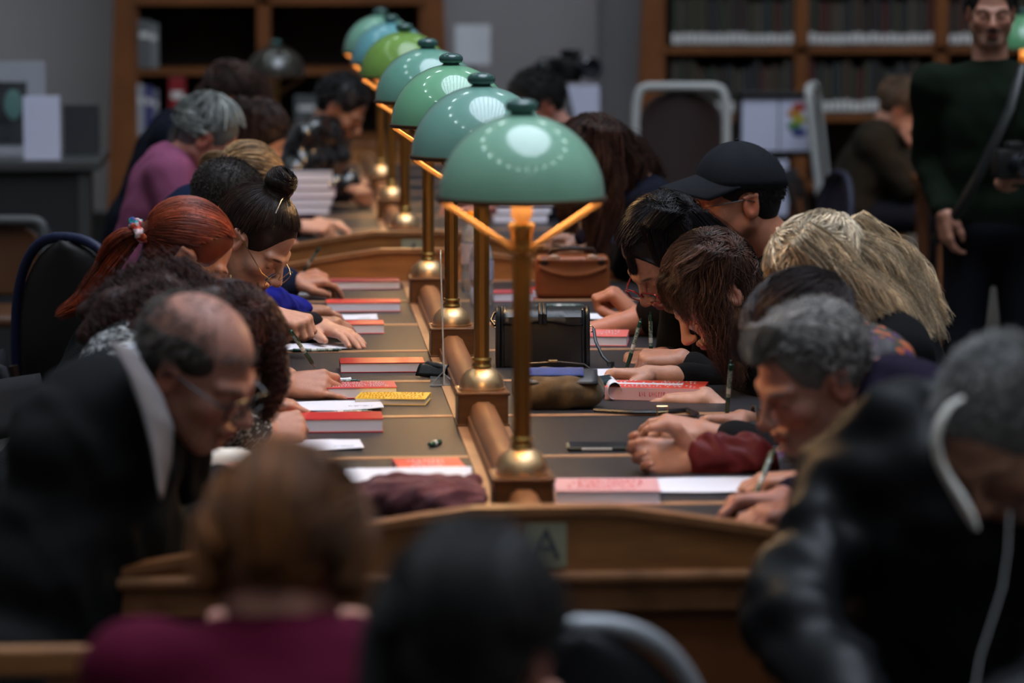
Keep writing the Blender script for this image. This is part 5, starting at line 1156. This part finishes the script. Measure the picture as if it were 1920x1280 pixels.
one_book(264, 262, .035, .28, (.42, .42, .45), 'white book at the far left of the lower shelf'); one_book(279, 262, .04, .27, (.06, .06, .20), 'dark blue book beside the white one on the lower shelf'); one_book(292, 262, .03, .25, (.2, .2, .26), 'slim grey-blue book on the lower shelf, third from the side')
one_book(333, 262, .09, .32, (.30, .015, .02), 'wide red book on the lower shelf above the grey haired woman')
one_book(575, 262, .13, .22, (.10, .11, .11), 'grey-green volume on the lower shelf near the black figure')
# pilaster, skirting
b = MB(); b.box((W(955, 100, 19.7)[0], 19.82, ZC/2), (1.0, .36, ZC)); tag(b.build('trim_2', mw), kind='structure')
b = MB(); b.box(((FX0+FX1)/2, FY1-.015, .1), (FX1-FX0, .03, .2)); tag(b.build('baseboard_back', mat('dark skirting', (.03, .028, .026), .5)), kind='structure')
# standing sign, notices
def board(px0, py0, px1, py1, Y, m, name, label, cat, th=.02, leg=True, tilt=0, frame_m=None):
    a, c = W(px0, py1, Y), W(px1, py0, Y); w, h = c[0]-a[0], c[2]-a[2]; t = empty(name, ((a[0]+c[0])/2, Y, 0), 0, label, cat); zc = (a[2]+c[2])/2
    b = MB(); b.box((0, 0, zc), (w, th, h), .003, None); b.build('panel', m, t)
    if frame_m:
        b = MB()
        for s in (-1, 1): b.box((s*w/2, -.004, zc), (.03, th+.02, h+.03), .004); b.box((0, -.004, zc+s*h/2), (w+.03, th+.02, .03), .004)
        b.build('frame', frame_m, t)
    if leg:
        b = MB(); b.lathe([(0, 0), (.16, 0), (.16, .012), (.018, .02), (.014, .05), (.014, a[2]), (0, a[2])], (0, .04, 0), 20); b.build('stand', M['black'], t, True)
    return t, w, h, zc
mp_ = mat('notice paper', (.56, .56, .70), .6)
board(853, 47, 919, 122, 18.4, mat('white notice', (.58, .58, .60), .6, noise=(6, .05)), 'notice_board', 'tall white notice panel on the grey wall behind the lamp shades', 'sign')
t, w, h, zc = board(1062, 160, 1124, 232, 17.6, mp_, 'notice_sheet', 'pale lavender sheet on a stand right of the video camera', 'sign')
t, w, h, zc = board(1384, 178, 1536, 288, 16.8, mp_, 'book_stand', 'dark stand holding a big open book with a rainbow coloured picture', 'stand', frame_m=M['black'])
b = MB(); b.box((0, -.013, zc), (.008, .006, h*.98)); b.build('book_gutter', mat('page gutter', (.15, .15, .2), .7), t)
for i, c in enumerate([(.40, .04, .03), (.55, .22, .03), (.50, .45, .05), (.10, .25, .08), (.06, .08, .30)]):
    b = MB(); b.ball((w*.22+(-1)**i*.012, -.012, zc+h*(.30-.11*i)), .026, 12, (1.5, .12, .8)); b.build('picture_patch', mat('picture %d' % i, c, .6), t)
t, w, h, zc = board(1448, 300, 1478, 405, 16.5, mp_, 'hanging_sheet', 'white printed sheet hanging below the open book stand', 'sign', th=.01, leg=True)
lettering(t, .04, .10, 0, 6, M['text'], cell=.012, seed=4, name='printed_lines', loc=(.0, -.006, zc), rot=(math.radians(90), 0, 0))
# display counter with pictures, left
a = W(188, 302, 14.2); b = MB(); t = empty('display_counter', (a[0]-1.2, 14.6, 0), 0, 'dark display counter at the left edge with pictures standing on it', 'counter')
b.box((0, 0, a[2]-.02), (2.4, .8, .04), .004); b.build('top', mat('grey counter top', (.06, .06, .06), .4), t)
b = MB(); b.box((-.02, 0, (a[2]-.04)/2), (2.3, .74, a[2]-.04)); b.build('cabinet', mat('charcoal cabinet', (.014, .014, .016), .6), t); b = MB(); b.box((1.13, -.376, (a[2]-.04)/2), (.05, .01, a[2]-.06)); b.build('edge_trim', mat('grey trim', (.05, .05, .05), .5), t)
def standing(px0, py0, px1, py1, Y, m, name, label, cat, parts=None, th=.012):
    q, c = W(px0, py1, Y), W(px1, py0, Y); w, h = c[0]-q[0], c[2]-a[2]; t = empty(name, ((q[0]+c[0])/2, Y, a[2]), 0, label, cat)
    b = MB(); b.box((0, 0, h/2), (w, th, h), .002); b.build('panel', m, t); b = MB(); b.box((0, .05, h*.3), (.03, .008, h*.62), 0, Matrix.Rotation(math.radians(14), 3, 'X')); b.build('strut', M['black'], t)
    return t, w, h
t, w, h = standing(-60, 116, 84, 300, 14.55, mat('print mount', (.42, .43, .47), .6), 'framed_print', 'white-mounted dark photograph with a pale green figure, standing at the left edge', 'picture')
b = MB(); b.box((-.02, -.008, h*.46), (w*.66, .006, h*.66)); b.build('photograph', mat('dark photograph', (.035, .038, .042), .5, noise=(9, .8)), t); b = MB(); b.ball((.03, -.012, h*.55), .05, 14, (.8, .08, 1.3)); b.build('pale_figure', mat('teal figure', (.12, .24, .22), .6), t)
standing(45, 180, 112, 300, 14.3, mp_, 'notice_sheet', 'pale lavender notice leaning in front of the framed photograph', 'sign')
standing(120, 196, 186, 300, 14.6, mat('dark grey board', (.032, .034, .038), .6), 'display_board', 'dark grey board standing right of the lavender notice on the counter', 'sign')
# video camera on a tripod
c = W(1058, 150, 16.6); t = empty('video_camera', (c[0], c[1], 0), .4, 'black video camera on a tripod above the dark haired man', 'camera')
b = MB(); b.box((0, 0, c[2]+.05), (.10, .20, .12), .02); b.box((.02, -.03, c[2]+.13), (.05, .14, .04), .012); b.build('camera_body', M['black'], t, True)
b = MB(); b.lathe([(0, 0), (.05, 0), (.055, .09), (.05, .095), (0, .08)], (.06, -.08, c[2]+.06), 22, Matrix.Rotation(math.radians(90), 3, 'X')); b.build('lens', mat('lens black'), t, True)
b = MB(); b.ball((-.10, .02, c[2]+.06), .05, 14, (1, .8, 1)); b.build('microphone', M['black'], t, True)
for i in range(3):
    an = 2*math.pi*i/3+.5; b = MB(); b.tube([(0, 0, c[2]-.02), (.45*math.cos(an), .45*math.sin(an), .01)], .013, 8); b.build('leg', M['black'], t, True)
# other lamps in the hall
c = W(517, 118, 17.2); tb = empty('side_table', (c[0], 17.2, 0), 0, 'dark side desk carrying the unlit bronze lamp, hidden behind readers', 'desk')
zt = c[2]-.64; b = MB(); b.box((0, 0, zt-.02), (.9, .6, .04), .004); b.build('tabletop', M['wooddark'], tb)
for sx in (-1, 1):
    for sy in (-1, 1): b = MB(); b.box((sx*.40, sy*.25, zt/2-.02), (.05, .05, zt-.04)); b.build('leg', M['wooddark'], tb)
t = lamp(7, 17.2, c[0], 'dark bronze dome lamp, unlit, before the empty bookcase on the left', zt, mat('bronze glass', (.030, .026, .018), .3, coat=1), None)
for o in list(t.children):
    if o.name.startswith('bulb'): o.data.materials[0] = mat('unlit bulb', (.5, .5, .45), .3)
c = W(1922, 60, 15.0); tb = empty('side_table', (c[0], 15.0, 0), 0, 'desk at the right edge carrying the green lamp, hidden behind the standing man', 'desk')
zt = c[2]-.65; b = MB(); b.box((0, 0, zt-.02), (.9, .6, .04), .004); b.build('tabletop', M['wooddark'], tb)
for sx in (-1, 1):
    for sy in (-1, 1): b = MB(); b.box((sx*.40, sy*.25, zt/2-.02), (.05, .05, zt-.04)); b.build('leg', M['wooddark'], tb)
lamp(8, 15.0, c[0], 'green dome lamp cut by the right edge, behind the standing man', zt, mat('bright green shade', (.12, .38, .17), .35, coat=1), None)

# ------------------------------------------------------------------ chairs
def chair(loc, rz, label, backm, rimm, top=.88, w=.44, round_=True, seatm=None):
    t = empty('chair', (loc[0], loc[1], 0), rz, label, 'chair')       # faces +x, back at -x
    def out(k, n=28):
        pts = []
        for i in range(n+1):
            a = math.pi*i/n; e = .75 if round_ else .18
            pts.append((w/2*math.copysign(abs(math.cos(a))**e, math.cos(a))*k, .50+(top-.50)*abs(math.sin(a))**e*k-.0))
        return pts
    o = out(1); rake = lambda z: -.22-.12*(z-.48)
    b = MB(); b.tube([(rake(z), y, z) for y, z in o], .014 if round_ else .022, 10); b.build('rim', rimm, t, True)
    b = MB(); b.grid(lambda u, v: (rake(.50+(top-.50)*v)-.03*(1-(2*u-1)**2), (2*u-1)*w/2*.97*(1-abs(max(0, v-.0))**(3.2 if round_ else 9)*.98)**.6, .50+(top-.50)*v*.985), 20, 20); p = b.build('backrest', backm, t, True); m = p.modifiers.new('s', 'SOLIDIFY'); m.thickness = .012
    b = MB(); b.box((.0, 0, .455), (.44, .44, .045), .018, seg=3); b.build('seat', seatm or backm, t, True)
    for sx, sy in ((1, 1), (1, -1), (-1, 1), (-1, -1)):
        b = MB(); b.tube([(sx*.19, sy*.19, .44), (sx*.215, sy*.205, .0)], .012, 8); b.build('leg', rimm, t, True)
    return t
grey = mat('brushed aluminium rim', (.26, .27, .29), .45, .3); blackp = mat('black chair shell', (.010, .010, .014), .5)
c = W(1065, 1155, 4.45); chair((c[0]+.0, 4.66), math.radians(92), 'empty black chair with a rounded pale grey metal rim in the foreground', blackp, grey, top=c[2], w=.40)
c = W(150, 425, 9.3); chair((c[0]+.16, 9.2), math.radians(52), 'chair with a deep blue rim and dark back behind the red haired woman', mat('dark brown seat back', (.010, .007, .007), .6), mat('blue rim', (.004, .008, .045), .55), top=c[2], w=.46)
c = W(1545, 325, 13.0); chair((c[0]-.2, 13.0), math.radians(186), 'dark navy chair back beside the seated woman in the right background', mat('navy chair', (.008, .009, .032), .6), mat('navy chair'), top=c[2], w=.5)
c = W(1275, 168, 15.4); chair((c[0], 15.4), math.radians(262), 'square-backed chair with a pale frame and dark maroon back, right background', mat('maroon leather', (.020, .006, .005), .5), mat('pale frame', (.48, .48, .46), .5), top=c[2], w=.42, round_=False)
c = W(1632, 168, 16.1); chair((c[0]+.06, 16.4), math.radians(-14), 'pale framed chair under the woman in the brown jacket', mat('maroon leather'), mat('pale frame'), top=c[2], w=.42, round_=False)
c = W(-5, 425, 12.2); chair((c[0]-.05, 12.2), math.radians(265), 'pale framed chair with a brown back cut by the left edge', mat('brown leather back', (.09, .03, .008), .5), mat('grey frame', (.07, .07, .07), .5), top=c[2], w=.36, round_=False)
# oak chair at the lower left corner
c = W(110, 1160, 4.9); t = empty('chair', (c[0]-.1, 4.9, 0), math.radians(90), 'wooden chair whose straight oak top rail shows in the lower left corner', 'chair')
zt = c[2]; b = MB(); b.box((-.20, 0, zt-.018), (.03, .50, .040), .006); b.build('top_rail', M['wood'], t)
b = MB(); b.box((.0, 0, .455), (.42, .44, .03), .01); b.build('seat', M['wooddark'], t)
for sy in (-1, 1):
    b = MB(); b.box((-.20, sy*.21, (zt-.03)/2), (.03, .035, zt-.03)); b.build('rear_post', M['wood'], t); b = MB(); b.box((.19, sy*.19, .22), (.035, .035, .44)); b.build('leg', M['wood'], t)
for k in range(3): b = MB(); b.box((-.20, (k-1)*.12, (zt+.46)/2-.02), (.012, .05, zt-.50)); b.build('back_slat', M['wooddark'], t)
# the readers' own chairs, low backed and mostly hidden behind them
def low_chair(loc, rz, label):
    t = empty('chair', (loc[0], loc[1], 0), rz, label, 'chair', "readers' low dark chairs"); m = mat('dark stained beech', (.030, .014, .008), .5); up = mat('dark seat cloth', (.010, .010, .014), .9)
    b = MB(); b.box((-.02, 0, .345), (.42, .42, .05), .02, seg=3); b.build('seat', up, t)
    b = MB(); b.box((-.02, 0, .31), (.40, .40, .025), .004); b.build('seat_frame', m, t)
    b = MB(); b.grid(lambda u, v: (-.245-.03*math.sin(u*math.pi)-.04*v, (u-.5)*.40, .56+.14*v), 12, 4); p = b.build('backrest', up, t, True); q = p.modifiers.new('s', 'SOLIDIFY'); q.thickness = .02
    for sx, sy in ((1, 1), (1, -1), (-1, 1), (-1, -1)):
        b = MB(); b.tube([(sx*.18, sy*.18, .0), (sx*.18-.0, sy*.18, .31)]+([(-.245, sy*.185, .66)] if sx < 0 else []), .015, 8); b.build('leg', m, t, True)
    return t
def copy_tree(o, parent=None):
    c = o.copy(); COL.objects.link(c); c.parent = parent
    for ch in [x for x in o.children]: copy_tree(ch, c)
    return c
pc = None
for loc, by, lab in SEATED:
    w_ = lab.split(); cut = ' '.join(w_[:8]).rstrip(',')
    for tail in (' in', ' and', ' with', ' a', ' the', ' of', ' at', ' to', ' from', ' left', ' thin', ' seen', ' leaning'):
        if cut.endswith(tail): cut = cut[:-len(tail)].rstrip(',')
    lb = 'low dark chair under the '+cut
    if pc is None: pc = low_chair(loc, by, lb)
    else:
        o = copy_tree(pc); o.location = (loc[0], loc[1], 0); o.rotation_euler = (0, 0, by); o['label'] = lb
# stacks on the farther desk
for i, (px, py, n_, lab) in enumerate([(575, 402, 5, 'stack'), (985, 418, 3, 'stack')]):
    for k in range(n_):
        c = WZ(px, py, ZT); cc = [(.42, .42, .52), (.30, .30, .38), (.45, .28, .36), (.2, .2, .26), (.5, .5, .58)][k % 5]
        book((c[0]+.01*((k*7) % 3-1), c[1]+.1, ZT+.031*k), .20, .15, .03, (k*37) % 9-4, ['lowest', 'second', 'third', 'fourth', 'topmost'][k if k < n_-1 else 4]+' pale book of the stack on the farther desk, '+('left side' if i == 0 else 'right side'), cc, group=None)
